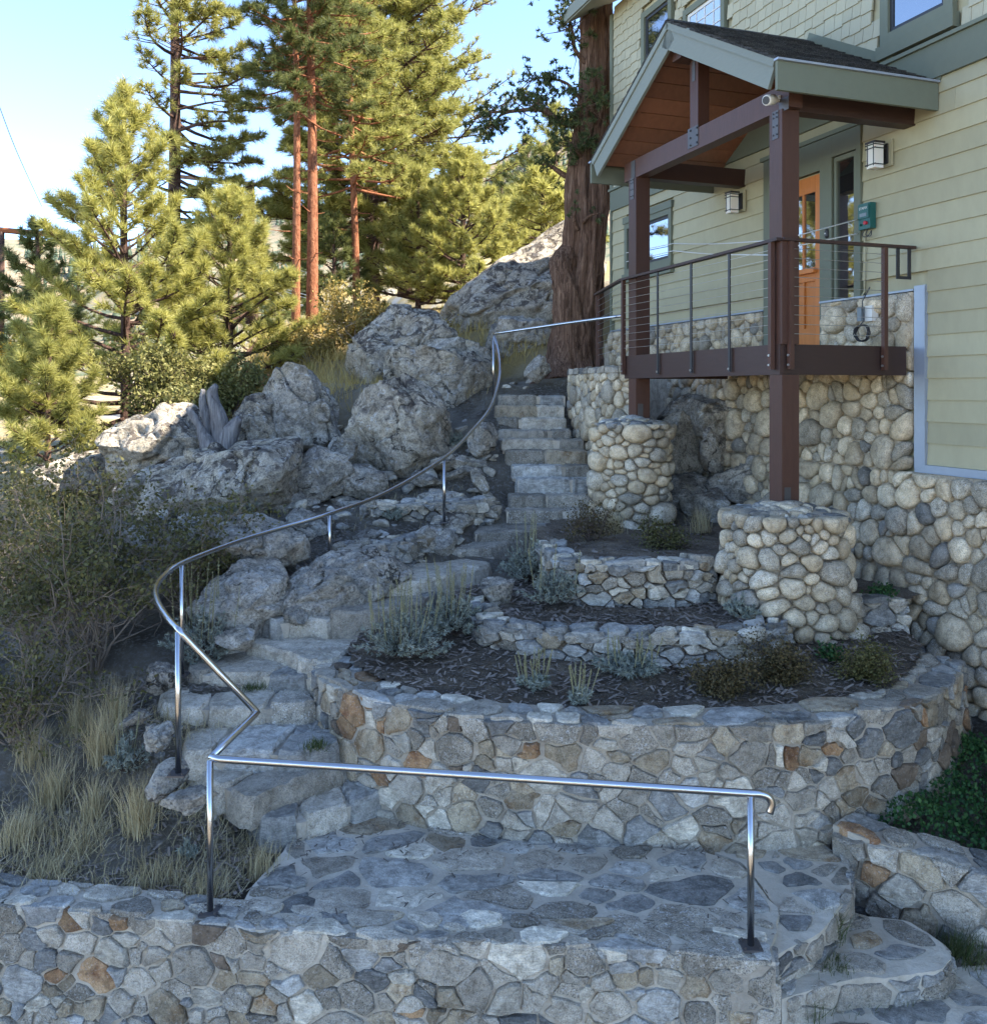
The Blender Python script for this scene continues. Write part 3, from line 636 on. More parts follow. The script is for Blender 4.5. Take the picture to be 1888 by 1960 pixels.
paved('lower_path', R3, -3.46, 0.3, 0.26, rng, kind='structure')
# ------------------------------------------------------------------ lower stair flight (slabs)
def block(name, poly, z, depth, rng, mat, parent, cham=0.022, n=30, jit=0.006, dz=0.010, batter=0.03):
    q = resample(chaikin(list(poly), 0.12), n); cx = sum(p[0] for p in q) / n; cy = sum(p[1] for p in q) / n
    so = rng.uniform(0, 90); nz_ = fbm(np.array([(x * 5 + so, y * 5, so) for x, y in q]), 4, 2)
    q = [(x + (x - cx) / (math.hypot(x - cx, y - cy) + .01) * nz_[i] * .028 + rng.gauss(0, jit), y + (y - cy) / (math.hypot(x - cx, y - cy) + .01) * nz_[i] * .028 + rng.gauss(0, jit)) for i, (x, y) in enumerate(q)]; V = []
    for off, zz in ((batter, z - depth), (batter * rng.uniform(.2, 1.2), z - depth * 0.6), (0.0, z - cham * rng.uniform(0.8, 1.4)), (-cham, z), (-0.45, z)):
        for x, y in q:
            d = math.hypot(x - cx, y - cy) + 1e-6
            f = (1 + off / d) if off > -0.4 else 0.5
            V.append((cx + (x - cx) * f + rng.gauss(0, jit * .3), cy + (y - cy) * f + rng.gauss(0, jit * .3), zz + (rng.gauss(0, dz * .5) if zz > z - depth * .4 else 0)))
    V.append((cx, cy, z + rng.gauss(0, dz * .5))); Fc = []
    for k in range(4):
        for i in range(n): Fc.append((k * n + i, k * n + (i + 1) % n, (k + 1) * n + (i + 1) % n, (k + 1) * n + i))
    for i in range(n): Fc.append((4 * n + i, 4 * n + (i + 1) % n, 5 * n))
    return pymesh(name, V, Fc, mat, parent)
ST = empty('lower_stair', at_z(560, 1500, -3.1), 'winding lower flight of big rough granite slab steps rising from the paved landing', 'stairs')
def split_step(pix, z, depth, npc, parent, mixs, bias=0):
    poly = ccw(zc(pix, z)); core = [(x, y) for x, y in poly]
    P = np.array(poly); c = P.mean(0); slab('step_core', [tuple(c + (p - c) * 0.95) for p in P], z - 0.035, depth, M['mortar'], parent)
    d = np.linalg.svd(P - c)[2][0]; pr = (P - c) @ d; lo, hi = pr.min(), pr.max()
    cuts = [lo - 1] + [lo + (hi - lo) * (k + rng.uniform(-.18, .18)) / npc for k in range(1, npc)] + [hi + 1]
    for k in range(npc):
        q = [tuple(p) for p in P]; e1 = rng.uniform(-.15, .15); g = 0.006
        nd = np.array([d[0] - d[1] * e1, d[1] + d[0] * e1])
        q = clip(q, nd[0], nd[1], nd @ c + cuts[k + 1] - g); q = clip(q, -nd[0], -nd[1], -(nd @ c + cuts[k] + g))
        if len(q) >= 3: block('step_stone', q, z + rng.uniform(-.008, .008), depth, rng, M[rng.choice(mixs)], parent)
SM = ['granite', 'blue', 'granite', 'granite2', 'blue', 'granite']
steps = [
 ([(474, 1541), (500, 1566), (575, 1568), (652, 1541), (700, 1527), (736, 1512), (700, 1470), (560, 1478), (500, 1500)], -2.93, 0.22, 3),
 ([(350, 1458), (400, 1490), (478, 1530), (545, 1495), (600, 1478), (652, 1462), (655, 1415), (600, 1395), (380, 1400)], -2.77, 0.2, 3),
 ([(352, 1432), (420, 1440), (500, 1436), (560, 1440), (650, 1425), (640, 1360), (380, 1365), (358, 1395)], -2.635, 0.2, 3),
 ([(308, 1342), (340, 1352), (480, 1352), (600, 1346), (602, 1300), (400, 1295), (312, 1318)], -2.485, 0.2, 3),
 ([(352, 1280), (410, 1290), (480, 1288), (600, 1294), (604, 1240), (470, 1228), (372, 1252)], -2.36, 0.2, 3),
 ([(468, 1228), (520, 1240), (560, 1252), (598, 1268), (640, 1262), (690, 1230), (700, 1195), (590, 1188), (500, 1195)], -2.25, 0.2, 3),
 ([(486, 1170), (520, 1190), (580, 1182), (632, 1186), (700, 1172), (725, 1145), (600, 1140), (505, 1150)], -2.08, 0.25, 3),
 ([(628, 1170), (720, 1168), (800, 1150), (850, 1120), (800, 1085), (720, 1100), (650, 1135)], -2.0, 0.3, 3),
 ([(720, 1118), (800, 1112), (930, 1085), (960, 1050), (900, 1045), (800, 1062), (740, 1085)], -1.88, 0.3, 3),
 ([(850, 1052), (930, 1048), (1000, 1030), (1010, 1012), (960, 1010), (880, 1030)], -1.77, 0.3, 2),
 ([(905, 1018), (1000, 1016), (1040, 1012), (1090, 985), (960, 985), (920, 1000)], -1.66, 0.3, 2)]
for pix, z, dp, n in steps: split_step(pix, z, dp, n, ST, SM)
# ------------------------------------------------------------------ upper stair flight
US = empty('upper_stair', at_z(1070, 997, -1.66), 'straight upper flight of narrow mortared stone steps climbing beside the cobbled pillar', 'stairs')
yt = [977, 948.5, 917, 891, 862, 841, 823, 800.7, 777, 756.5]; xl = [966, 972, 988, 977, 969, 959, 952, 950, 947, 953]; xr = [1174, 1170, 1130, 1132, 1122, 1119, 1094, 1084, 1082, 1084]
UPZ = []
for i in range(10):
    Y = 11.3 + .29 * i; z = -(yt[i] - CY) * Y / F; UPZ.append((Y, z))
    xa, xb = (xl[i] - CX) / F * Y, (xr[i] - CX) / F * Y
    zb = UPZ[i - 1][1] if i else -1.68
    slab('step_core', [(xa + .02, Y + .03), (xb - .02, Y + .03), (xb + .05, Y + .75), (xa - .02, Y + .75)], z - 0.02, z - zb + 0.12, M['mortar'], US)
    x = xa
    while x < xb - 0.12:
        wd = min(rng.uniform(0.35, 0.8), xb - x)
        if xb - x - wd < 0.14: wd = xb - x
        block('step_stone', [(x + .006, Y + rng.uniform(-.012, .012)), (x + wd - .006, Y + rng.uniform(-.012, .012)), (x + wd - .006, Y + .36), (x + .006, Y + .36)], z + rng.uniform(-.006, .006), z - zb + .02, rng, M[rng.choice(['granite', 'granite', 'granite2', 'granite2', 'tan', 'blue'])], US, cham=0.018, jit=0.005, batter=0.008)
        x += wd
# ------------------------------------------------------------------ dry-stone tiers of the planting beds
def sheet(name, outline, zfun, step, mat, parent=None, bumpy=0.02):
    P = np.array(outline)[:, :2]; f = inpoly(P); xs = np.arange(P[:, 0].min(), P[:, 0].max() + step, step); ys = np.arange(P[:, 1].min(), P[:, 1].max() + step, step)
    X, Y = np.meshgrid(xs, ys); pts = np.stack([X.ravel(), Y.ravel(), 0 * X.ravel()], 1)
    Z = np.array([zfun(a, b) for a, b, _ in pts]) + fbm(pts * 3.5, 4, 6) * bumpy
    ii = np.arange(len(pts)).reshape(len(ys), len(xs)); Q = []
    for i in range(len(ys) - 1):
        for j in range(len(xs) - 1):
            if f(xs[j] + step / 2, ys[i] + step / 2): Q.append((ii[i, j], ii[i, j + 1], ii[i + 1, j + 1], ii[i + 1, j]))
    pts[:, 2] = Z
    return trimesh(name, pts, Q, mat, parent, True), (P, f, zfun)
tier2 = Path(catmull([np.r_[at_z(*p)[:2], 0] for p in [(905, 1200, -2.25), (925, 1240, -2.25), (1000, 1258, -2.25), (1110, 1270, -2.25), (1300, 1275, -2.25), (1440, 1268, -2.25), (1500, 1245, -2.25)]], 5))
masonry('dry_stone_wall', 'low dry-laid stone edging behind the flowering sage, left of the big cobbled pillar', 'stone wall', tier2, -2.4, -2.0, 0.22, 0.085, rng, DRYMIX, M['soil'], H=0.05, gap=0.007, aspect=1.9, capsize=0.15, dry=True, rnd=0.12, capmix=['pale', 'slate', 'blue', 'granite', 'slate', 'pale', 'tan'])
tier3 = Path(catmull([np.r_[at_z(*p)[:2], 0] for p in [(1035, 1100, -1.95), (1060, 1135, -1.95), (1110, 1148, -1.95), (1200, 1152, -1.95), (1300, 1150, -1.95), (1368, 1140, -1.95)]], 5))
masonry('dry_stone_wall', 'stacked dry stone wall holding the upper bed, ending against the big cobbled pillar', 'stone wall', tier3, -2.15, -1.60, 0.25, 0.10, rng, DRYMIX, M['soil'], H=0.05, gap=0.007, aspect=1.5, capsize=0.16, dry=True, rnd=0.12)
mini = Path([at_z(1600, 1228, -2.25)[:2], at_z(1660, 1226, -2.25)[:2], at_z(1732, 1222, -2.25)[:2]])
masonry('dry_stone_wall', 'small stacked stone wall with a long red stone between the big pillar and house', 'stone wall', mini, -2.4, -1.90, 0.22, 0.12, rng, DRYMIX, M['soil'], H=0.06, gap=0.008, aspect=1.4, capsize=0.16, dry=True, rnd=0.12)
bank1 = Path(catmull([np.r_[at_y(*p)[:2], 0] for p in [(640, 1080, 9.1), (690, 1085, 9.2), (760, 1080, 9.5), (800, 1060, 9.9), (850, 1050, 10.2)]], 5))
masonry('dry_stone_wall', 'rough dry stone bank wall above the winding path, below the handrail', 'stone wall', bank1, -2.15, -1.62, 0.3, 0.11, rng, DRYMIX, M['soil'], H=0.08, gap=0.008, aspect=1.25, capsize=0.15, dry=True, rnd=0.1, vary=0.6)
bank2 = Path(catmull([np.r_[at_y(*p)[:2], 0] for p in [(690, 1000, 10.95), (760, 1005, 10.95), (850, 1005, 11.05), (905, 1000, 11.15), (950, 985, 11.4)]], 5))
masonry('dry_stone_wall', 'rough dry stone wall of angular blocks at the foot of the upper stairs', 'stone wall', bank2, -1.85, -1.38, 0.3, 0.11, rng, DRYMIX, M['soil'], H=0.08, gap=0.008, aspect=1.4, capsize=0.16, dry=True, rnd=0.1, vary=0.6)
# soil of the beds
inner = [cp.pos(s) - cp.nrm(s) * 0.3 for s in np.linspace(0, cp.len, 50)]
bed1 = [tuple(p) for p in inner] + [(3.7, 8.4), (2.6, 8.3), (1.2, 8.0), (-.1, 8.3), (-1.1, 8.35)]
b1, B1 = sheet('lower_bed_soil', bed1, lambda x, y: -2.33 + 0.09 * (y - 6.3), 0.05, M['soil']); tag(b1, kind='structure')
t2p = [tier2.pos(s) - tier2.nrm(s) * 0.1 for s in np.linspace(0, tier2.len, 20)]; t3p = [tier3.pos(s) for s in np.linspace(tier3.len, 0, 12)]
bed2 = [tuple(p) for p in t2p] + [(2.6, 8.4)] + [tuple(p) for p in t3p] + [(.2, 9.3), (-.35, 9.0), (-.5, 8.3)]
b2, B2 = sheet('middle_bed_soil', bed2, lambda x, y: -2.04 + 0.05 * (y - 7.5), 0.05, M['soil']); tag(b2, kind='structure')
bed3 = [tuple(p) for p in t3p[::-1]] + [(2.4, 8.4), (3.7, 9.4), (2.9, 11.7), (1.2, 11.7), (.72, 11.2), (.45, 10.2), (.45, 9.2)]
b3, B3 = sheet('upper_bed_soil', bed3, lambda x, y: -1.64 + 0.012 * (y - 8.4), 0.06, M['soil'], bumpy=0.03); tag(b3, kind='structure')
mp = [tuple(mini.pos(s) - mini.nrm(s) * 0.1) for s in np.linspace(0, mini.len, 5)]
b4, B4 = sheet('side_bed_soil', mp + [(4.2, 8.6), (4.3, 9.4), (3.2, 9.2), (3.0, 8.5)], lambda x, y: -1.93, 0.06, M['soil']); tag(b4, kind='structure')
# bark chips strewn over the beds: nobody could count them
rs = np.random.RandomState(11); CV = []; CT = []
for (P, f, zf_), n in ((B1, 3200), (B2, 2800), (B3, 700)):
    k = 0
    while k < n:
        x, y = rs.uniform(P[:, 0].min(), P[:, 0].max()), rs.uniform(P[:, 1].min(), P[:, 1].max())
        k += 1
        if not f(x, y): continue
        a = rs.uniform(0, 6.28); l, wd = rs.uniform(.015, .05), rs.uniform(.004, .012); z = zf_(x, y) + rs.uniform(.0, .03); t = rs.uniform(-.5, .5); c, s = math.cos(a), math.sin(a); b0 = len(CV)
        for u, v in ((-1, -1), (1, -1), (1, 1), (-1, 1)): CV.append((x + c * u * l - s * v * wd, y + s * u * l + c * v * wd, z + u * l * t * .6 + v * wd * rs.uniform(-.5, .5)))
        CT.append((b0, b0 + 1, b0 + 2, b0 + 3))
ch = trimesh('bark_mulch', CV, CT, M['chip']); tag(ch, 'dark bark mulch strewn over the stone-edged planting beds', 'mulch', kind='stuff')

# ------------------------------------------------------------------ house frame: u runs along the wall away from the camera, n points out of the wall
W0 = np.array([4.142, 9.03]); D1 = np.array([-0.330, 0.944]); D2 = np.array([0.944, 0.330])
def HP(u, n, z):
    p = W0 + D1 * u - D2 * n; return (p[0], p[1], z)
def wall_at(x, y, n=0.0):
    """pixel -> (u, z) on the plane n metres in front of the wall"""
    k = (x - CX) / F; o = W0 - D2 * n; u = (o[0] - o[1] * k) / (-D1[0] + D1[1] * k); Y = o[1] + D1[1] * u
    return u, (CY - y) / F * Y
def hbox(mb, u0, u1, n0, n1, z0, z1):
    return mb.hexa([HP(u0, n0, z0), HP(u1, n0, z0), HP(u1, n1, z0), HP(u0, n1, z0), HP(u0, n0, z1), HP(u1, n0, z1), HP(u1, n1, z1), HP(u0, n1, z1)])
def hb(name, u0, u1, n0, n1, z0, z1, mat, parent): return hbox(MB(), u0, u1, n0, n1, z0, z1).build(name, mat, parent)
UC, UN = 6.49, -9.0                       # far corner, near end of the house
house = empty('house', HP(2, -3, -2.6), 'sage green two-storey house with lap siding, shingled upper wall and cobblestone base', 'house')
E = house
core = MB(); hbox(core, UN, UC, -8, -0.03, -3.2, 6.45); core.build('wall_core', M['siding'], E)
BELT0, BELT1 = 3.0, 3.33
# openings (u range, z range) on the lower wall
du0, dz1 = wall_at(1652, 246); du1 = wall_at(1466, 312)[0]; dz1 = 2.83
swu0, swu1 = wall_at(1289, 400)[0], wall_at(1199, 500)[0]; swz1 = wall_at(1289, 397)[1]; swz0 = wall_at(1289, 503)[1]
open_low = [(du0, du1, 0.3, dz1), (swu0, swu1, swz0, swz1)]
z = -0.72; k = 0
while z < BELT0 - 0.01:
    z1 = min(z + 0.21, BELT0)
    lim = UC - 0.02 if z > 0.98 else -0.26
    ivs = [(UN, lim)]
    for a, b, c, d in open_low:
        if z1 > c + 0.01 and z < d - 0.01:
            ivs = [iv for p, q in ivs for iv in ((p, min(q, a)), (max(p, b), q)) if iv[1] - iv[0] > 0.02]
    for p, q in ivs:
        x = p
        while x < q - 0.01:
            L = min(rng.uniform(2.6, 3.7), q - x)
            if q - x - L < 0.5: L = q - x
            mb = MB(); o = rng.uniform(-.0015, .0015); g = 0.0012
            mb.hexa([HP(x + g, -0.02, z), HP(x + L - g, -0.02, z), HP(x + L - g, 0.024 + o, z), HP(x + g, 0.024 + o, z), HP(x + g, -0.02, z1 + .012), HP(x + L - g, -0.02, z1 + .012), HP(x + L - g, 0.006 + o, z1 + .012), HP(x + g, 0.006 + o, z1 + .012)])
            mb.build('siding_board', M['siding'], E); x += L
    z = z1; k += 1
hb('belt_board', UN, UC + 0.02, -0.02, 0.045, BELT0, BELT1, M['trim'], E)
hb('belt_cap', UN, UC + 0.03, -0.02, 0.075, BELT1 + .002, BELT1 + 0.04, M['trim'], E)
hb('corner_board', UC - 0.02, UC + 0.035, -0.12, 0.040, 0.95, BELT0 - .002, M['trim'], E)
hb('corner_board', UC - 0.06, UC + 0.035, -0.12, 0.042, BELT1 + .045, 6.3, M['trim'], E)
# upper windows
def window(u0, u1, z0, z1, tw, parent, glassm, grid=None, sill=True, hood=False, n=0.03):
    w_ = MB()
    hbox(w_, u0, u0 + tw, -0.01, n + .02, z0, z1); hbox(w_, u1 - tw, u1, -0.01, n + .02, z0, z1)
    hbox(w_, u0 + tw, u1 - tw, -0.01, n + .019, z1 - tw, z1); hbox(w_, u0 + tw, u1 - tw, -0.01, n + .019, z0, z0 + tw)
    o = w_.build('window', M['trim'], parent)
    if sill: hb('sill', u0 - .03, u1 + .03, -0.01, n + .05, z0 - .14, z0 - .002, M['trim'], o).location = (0, 0, 0)
    if hood: hb('head_trim', u0 - .03, u1 + .03, -0.01, n + .035, z1 + .002, z1 + .11, M['trim'], o).location = (0, 0, 0)
    s = MB(); sw = 0.045; a0, a1, b0, b1 = u0 + tw, u1 - tw, z0 + tw, z1 - tw
    for c in ((a0, a0 + sw, b0, b1), (a1 - sw, a1, b0, b1), (a0 + sw, a1 - sw, b0, b0 + sw), (a0 + sw, a1 - sw, b1 - sw, b1)): hbox(s, c[0], c[1], -.02, n - .01, c[2], c[3])
    s.build('sash', M['steelb'] if not grid else M['white'], o)
    g = MB(); hbox(g, a0 + sw, a1 - sw, -.02, n - .022, b0 + sw, b1 - sw); g.build('pane', glassm, o)
    if grid:
        cu, cz = grid
        for i in range(1, cu): hb('mullion', a0 + (a1 - a0) * i / cu - .006, a0 + (a1 - a0) * i / cu + .006, -.01, n - .012, b0 + sw, b1 - sw, M['white'], o).location = (0, 0, 0)
        for i in range(1, cz): hb('mullion', a0 + sw, a1 - sw, -.01, n - .0125, b0 + (b1 - b0) * i / cz - .006, b0 + (b1 - b0) * i / cz + .006, M['white'], o).location = (0, 0, 0)
    return o
uw1 = wall_at(1289, 60)[0], wall_at(1231, 60)[0]; uw2 = wall_at(1391, 40)[0], wall_at(1311, 40)[0]; uw3 = wall_at(1830, 30)[0], wall_at(1690, 60)[0]
z3 = wall_at(1690, 92)[1]
window(uw1[0], uw1[1], 4.0, 5.9, 0.10, E, M['glass'])
window(uw2[0], uw2[1], 4.15, 5.45, 0.09, E, M['glassblock'], (4, 6))
window(uw3[0], uw3[1], z3, z3 + 1.3, 0.11, E, M['glass'])
open_up = [(uw1[0], uw1[1], 3.86, 5.9), (uw2[0], uw2[1], 4.01, 5.45), (uw3[0], uw3[1], z3 - .14, z3 + 1.3)]
# shingles on the upper wall: the ones in view, one by one; the rest as one part
rest = MB(); z = BELT1 + 0.045; nsh = 0
smesh = {}
while z < 6.28:
    u = UN; ex = 0.155
    while u < UC - 0.08:
        wd = rng.choice([0.11, 0.13, 0.15, 0.17, 0.20]); dzz = rng.choice([0, 0, 0.012, -0.012, 0.02])
        wd = min(wd, UC - 0.06 - u)
        hit = [o for o in open_up if u + wd > o[0] + .01 and u < o[1] - .01 and z + ex > o[2] + .01 and z < o[3] - .01]
        if not hit:
            p = HP(u + wd / 2, 0, z); px, py = CX + p[0] / p[1] * F, CY - p[2] / p[1] * F
            blk = [HP(u + .004, 0.0, z + dzz), HP(u + wd - .003, 0.0, z + dzz), HP(u + wd - .003, 0.026, z + dzz), HP(u + .003, 0.026, z + dzz), HP(u + .003, -0.01, z + ex + .03), HP(u + wd - .003, -0.01, z + ex + .03), HP(u + wd - .003, 0.010, z + ex + .03), HP(u + .003, 0.010, z + ex + .03)]
            behind_porch = (-0.3 < u < 3.4 and z < 3.95 - abs(u - 1.5) * 0.5)
            if px < 1905 and py > -25 and u > -1.3 and not behind_porch and nsh < 298:
                MB().hexa(blk).build('wall_shingle', M['shingle'], E); nsh += 1
            else: rest.hexa(blk)
        u += wd
    z += ex
tag(rest.build('far_wall_shingle', M['shingle'], E), kind='stuff')
# main roof: eave overhanging the wall, ridge behind
mb = MB(); e0, e1 = -0.62, 0
prof = [(0.62, 6.28), (0.62, 6.52), (-4.0, 9.1), (-8.62, 6.52), (-8.62, 6.28), (-4.0, 8.85)]
n0 = len(prof); V = [HP(UN - .5, n, z) for n, z in prof] + [HP(UC + .55, n, z) for n, z in prof]
mb.add(V, [tuple(range(n0)), tuple(range(2 * n0 - 1, n0 - 1, -1))] + [(i, i + n0, (i + 1) % n0 + n0, (i + 1) % n0) for i in range(n0)])
ro = mb.build('roof', M['fascia'], E)
g = MB(); hbox(g, UN - .5, UC + .56, 0.621, 0.65, 6.30, 6.50); g.build('fascia', M['fascia'], ro).location = (0, 0, 0)
g = MB(); V = [HP(UC - .02, 0, 6.4), HP(UC - .02, -8, 6.4), HP(UC - .02, -4, 8.7)]; g.add(V, [(0, 1, 2)]); g.build('gable_wall', M['shingle'], E)
# flashing around the cobbles
zst = 1.0
hb('flashing', -0.265, -0.13, -0.02, 0.052, -0.76, 1.03, M['flash'], E)
hb('flashing', UN, -0.135, -0.02, 0.050, -0.80, -0.722, M['flash'], E)
hb('flashing', -0.12, wall_at(1574, 400)[0], -0.02, 0.055, 0.985, 1.005, M['flash'], E); hb('flashing', du1, UC, -0.02, 0.055, 0.985, 1.005, M['flash'], E)
# ------------------------------------------------------------------ door unit
DU = MB(); pw = 0.13
dr0, dr1 = wall_at(1574, 400)[0], wall_at(1481, 400)[0]; sl0, sl1 = wall_at(1641, 400)[0], wall_at(1599, 400)[0]
dt = 2.47
for a, b, c, d, n in ((du0, sl0 - .02, .44, dz1, .045), (sl1 + .02, dr0, .44, dz1, .045), (dr1, du1, .3, dz1, .045), (sl0 - .02, sl1 + .02, dt + .12, dz1, .044), (dr0, dr1, dt + .02, dz1, .044), (sl0 - .02, sl1 + .02, .44, .92, .044)):
    hbox(DU, a, b, -.02, n, c, d)
door_frame = DU.build('door_surround', M['trim'], E)
hb('head_cap', du0 - .04, du1 + .04, -.02, .07, dz1 + .002, dz1 + .05, M['trim'], E)
door = MB(); hbox(door, dr0, dr1, -.06, -.02, .46, dt); dob = door.build('door', M['door'], E)
dw = dr1 - dr0; pn_ = [dr0 + dw * f for f in (0.14, 0.36, 0.40, 0.61, 0.65, 0.86)]
zg0, zg1 = 1.42, 2.28
for a, b, c, d in ((dr0, pn_[0], .47, dt - .002), (pn_[5], dr1, .47, dt - .002), (pn_[0], pn_[5], zg1, dt - .002), (pn_[0], pn_[5], zg0 - .16, zg0), (pn_[0], pn_[5], .47, .72), (pn_[1], pn_[2], zg0, zg1), (pn_[3], pn_[4], zg0, zg1), (pn_[1], pn_[2], .72, zg0 - .16), (pn_[3], pn_[4], .72, zg0 - .16)):
    hb('door_rail', a + .001, b - .001, -.019, .004, c + .001, d - .001, M['door'], dob).location = (0, 0, 0)
for i in (0, 2, 4): hb('pane', pn_[i], pn_[i + 1], -.019, -.012, zg0, zg1, M['glass'], dob).location = (0, 0, 0)
hb('door_ledge', pn_[0] - .03, pn_[5] + .03, .004, .06, zg0 - .07, zg0 - .02, M['door'], dob).location = (0, 0, 0)
hb('threshold', dr0, dr1, -.02, .10, .436, .47, M['beamd'], E)
s = MB()
for c in ((sl0, sl0 + .035, .93, dt + .11), (sl1 - .035, sl1, .93, dt + .11), (sl0 + .035, sl1 - .035, .93, .97), (sl0 + .035, sl1 - .035, dt + .06, dt + .11)): hbox(s, c[0], c[1], -.02, .025, c[2], c[3])
swo = s.build('sidelight_window', M['trim'], E); hb('pane', sl0 + .035, sl1 - .035, -.02, .0, .97, dt + .06, M['glass'], swo).location = (0, 0, 0)
window(swu0, swu1, swz0, swz1, .085, E, M['glass'], None, True, True)
# ------------------------------------------------------------------ cobblestone base
def bulge(z): return 0.03 + (0.0 if z > 0 else 0.30 * min(1, -z / 2.7) ** 1.4)
cob = empty('cobble_foundation', HP(1, 0.2, -2.7), 'tall river cobblestone foundation wall below the siding and behind the deck', 'stone wall')
def cface(u, z, h): return HP(u, bulge(z) + h, z)
V = []; Fc = []; us = np.arange(-3.0, UC + .3, .25); zs = np.arange(-3.2, 1.01, .2)
def topz(u): return -0.80 if u < -0.12 else (0.39 if dr0 - .05 < u < du1 + .25 else 0.98)
for u in us:
    for zz in zs: V.append(HP(u, bulge(min(zz, topz(u))) if zz <= topz(u) + .01 else -0.03, zz))
nz = len(zs)
for i in range(len(us) - 1):
    for j in range(nz - 1):
        if zs[j + 1] > topz(us[i + 1]) + .02 or zs[j + 1] > topz(us[i]) + .02: continue
        a = i * nz + j; Fc.append((a, a + 1, a + nz + 1, a + nz))
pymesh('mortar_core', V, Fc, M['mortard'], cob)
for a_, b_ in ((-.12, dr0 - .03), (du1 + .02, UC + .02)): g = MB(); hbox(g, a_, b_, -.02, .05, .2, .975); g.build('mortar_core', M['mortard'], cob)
crest = MB(); ncob = 0
def cobbles(u0, u1, z0, z1, size, mapf, parent, asp=1.0, lim=300, keepf=None, H=0.65, gap=0.001):
    global ncob
    n = 0
    for q in cells(u0, u1, z0, z1, size, rng, asp, 1, 0.75):
        cx_ = sum(p[0] for p in q) / len(q); cy_ = sum(p[1] for p in q) / len(q)
        if keepf and not keepf(cx_, cy_): continue
        r = math.sqrt(abs(sum(q[i][0] * q[(i + 1) % len(q)][1] - q[(i + 1) % len(q)][0] * q[i][1] for i in range(len(q)))) / 2 / math.pi)
        stone('cobble', q, mapf, r * H * rng.uniform(.8, 1.25), gap + 0.004 * rng.random(), rng, M[rng.choice(COBMIX)], parent, 0.27, True, True, deep=0.05, tilt=.15, n=14, jit=0.025); n += 1
    return n
cobv = empty('cobble_veneer', HP(2, .05, .4), 'band of river cobbles between the deck boards and the siding', 'stone veneer')
cobbles(-0.10, UC, 0.40, 0.98, 0.175, cface, cobv, keepf=lambda u, z: not (dr0 - .10 < u < du1 + .06))
cobbles(-0.10, 4.6, -0.80, 0.40, 0.20, cface, cob)
cobbles(-1.35, 3.6, -1.75, -0.80, 0.195, cface, cob)
cobbles(-1.35, 1.5, -3.0, -1.75, 0.215, cface, cob)
# ------------------------------------------------------------------ cobbled pillars
def pillar(name, label, cx, cy, r0, r1, zb, zt, size, seed):
    rg = random.Random(seed); e = empty(name, (cx, cy, zb), label, 'stone pillar', 'cobbled pillars under the deck posts')
    n = 28; V = []
    def rad(z, a): return (r0 + (r1 - r0) * (z - zb) / (zt - zb)) * (1 + .03 * math.sin(3 * a + seed))
    for z, f in ((zb - .2, 1), (zt - .12, 1), (zt - .03, .8), (zt, .3)):
        for k in range(n): a = 2 * math.pi * k / n; V.append((cx + math.cos(a) * rad(z, a) * f, cy + math.sin(a) * rad(z, a) * f, z))
    Fc = [(i * n + k, i * n + (k + 1) % n, (i + 1) * n + (k + 1) % n, (i + 1) * n + k) for i in range(3) for k in range(n)] + [tuple(3 * n + k for k in range(n))]
    pymesh('mortar_core', V, Fc, M['mortar'], e)
    C = 2 * math.pi * r0
    def mf(s, t, h):
        a = s / r0; r = rad(t, a) + h; zz = min(t, zt - .04); return (cx + math.cos(a) * r, cy + math.sin(a) * r, zz)
    for q in cells(0.01, C - .01, zb - .12, zt - .02, size, rg, 1.3, 1, 0.75):
        cs = sum(p[0] for p in q) / len(q) / r0
        if math.sin(cs) > 0.72: continue            # back of the pillar is turned to the house
        rr = math.sqrt(abs(sum(q[i][0] * q[(i + 1) % len(q)][1] - q[(i + 1) % len(q)][0] * q[i][1] for i in range(len(q)))) / 2 / math.pi)
        stone('cobble', q, mf, rr * 1.05, .001, rg, M[rg.choice(COBMIX)], e, 0.27, True, True, deep=.05, tilt=.15, n=14, jit=.025)
    for k in range(46):                               # cap of flat stones
        a = rg.uniform(0, 6.28); rr = r1 * math.sqrt(rg.random()) * 1.0; sz = rg.uniform(.12, .26)
        rock('cap_stone', (cx + math.cos(a) * rr, cy + math.sin(a) * rr, zt - .07 + .10 * (1 - rr / r1)), (sz * 1.3, sz, .10), seed * 100 + k, M[rg.choice(['granite', 'blue', 'slate', 'cob1', 'cob2', 'granite2'])], rz=rg.uniform(0, 3), sub=2, cuts=5, rough=.06, parent=e)
    return e
P1c = HP(-.03, 1.5, 0); P2c = HP(2.8, 1.5, 0)
pillar('stone_pillar', 'broad round cobblestone pillar with a slate cap carrying the corner deck post', P1c[0] - .03, P1c[1] - .10, .57, .46, -2.40, -1.08, .14, 3)
pillar('stone_pillar', 'narrower cobblestone pillar beside the upper stairs carrying the other deck post', P2c[0] - .09, P2c[1] - .05, .41, .41, -1.75, -.36, .135, 5)
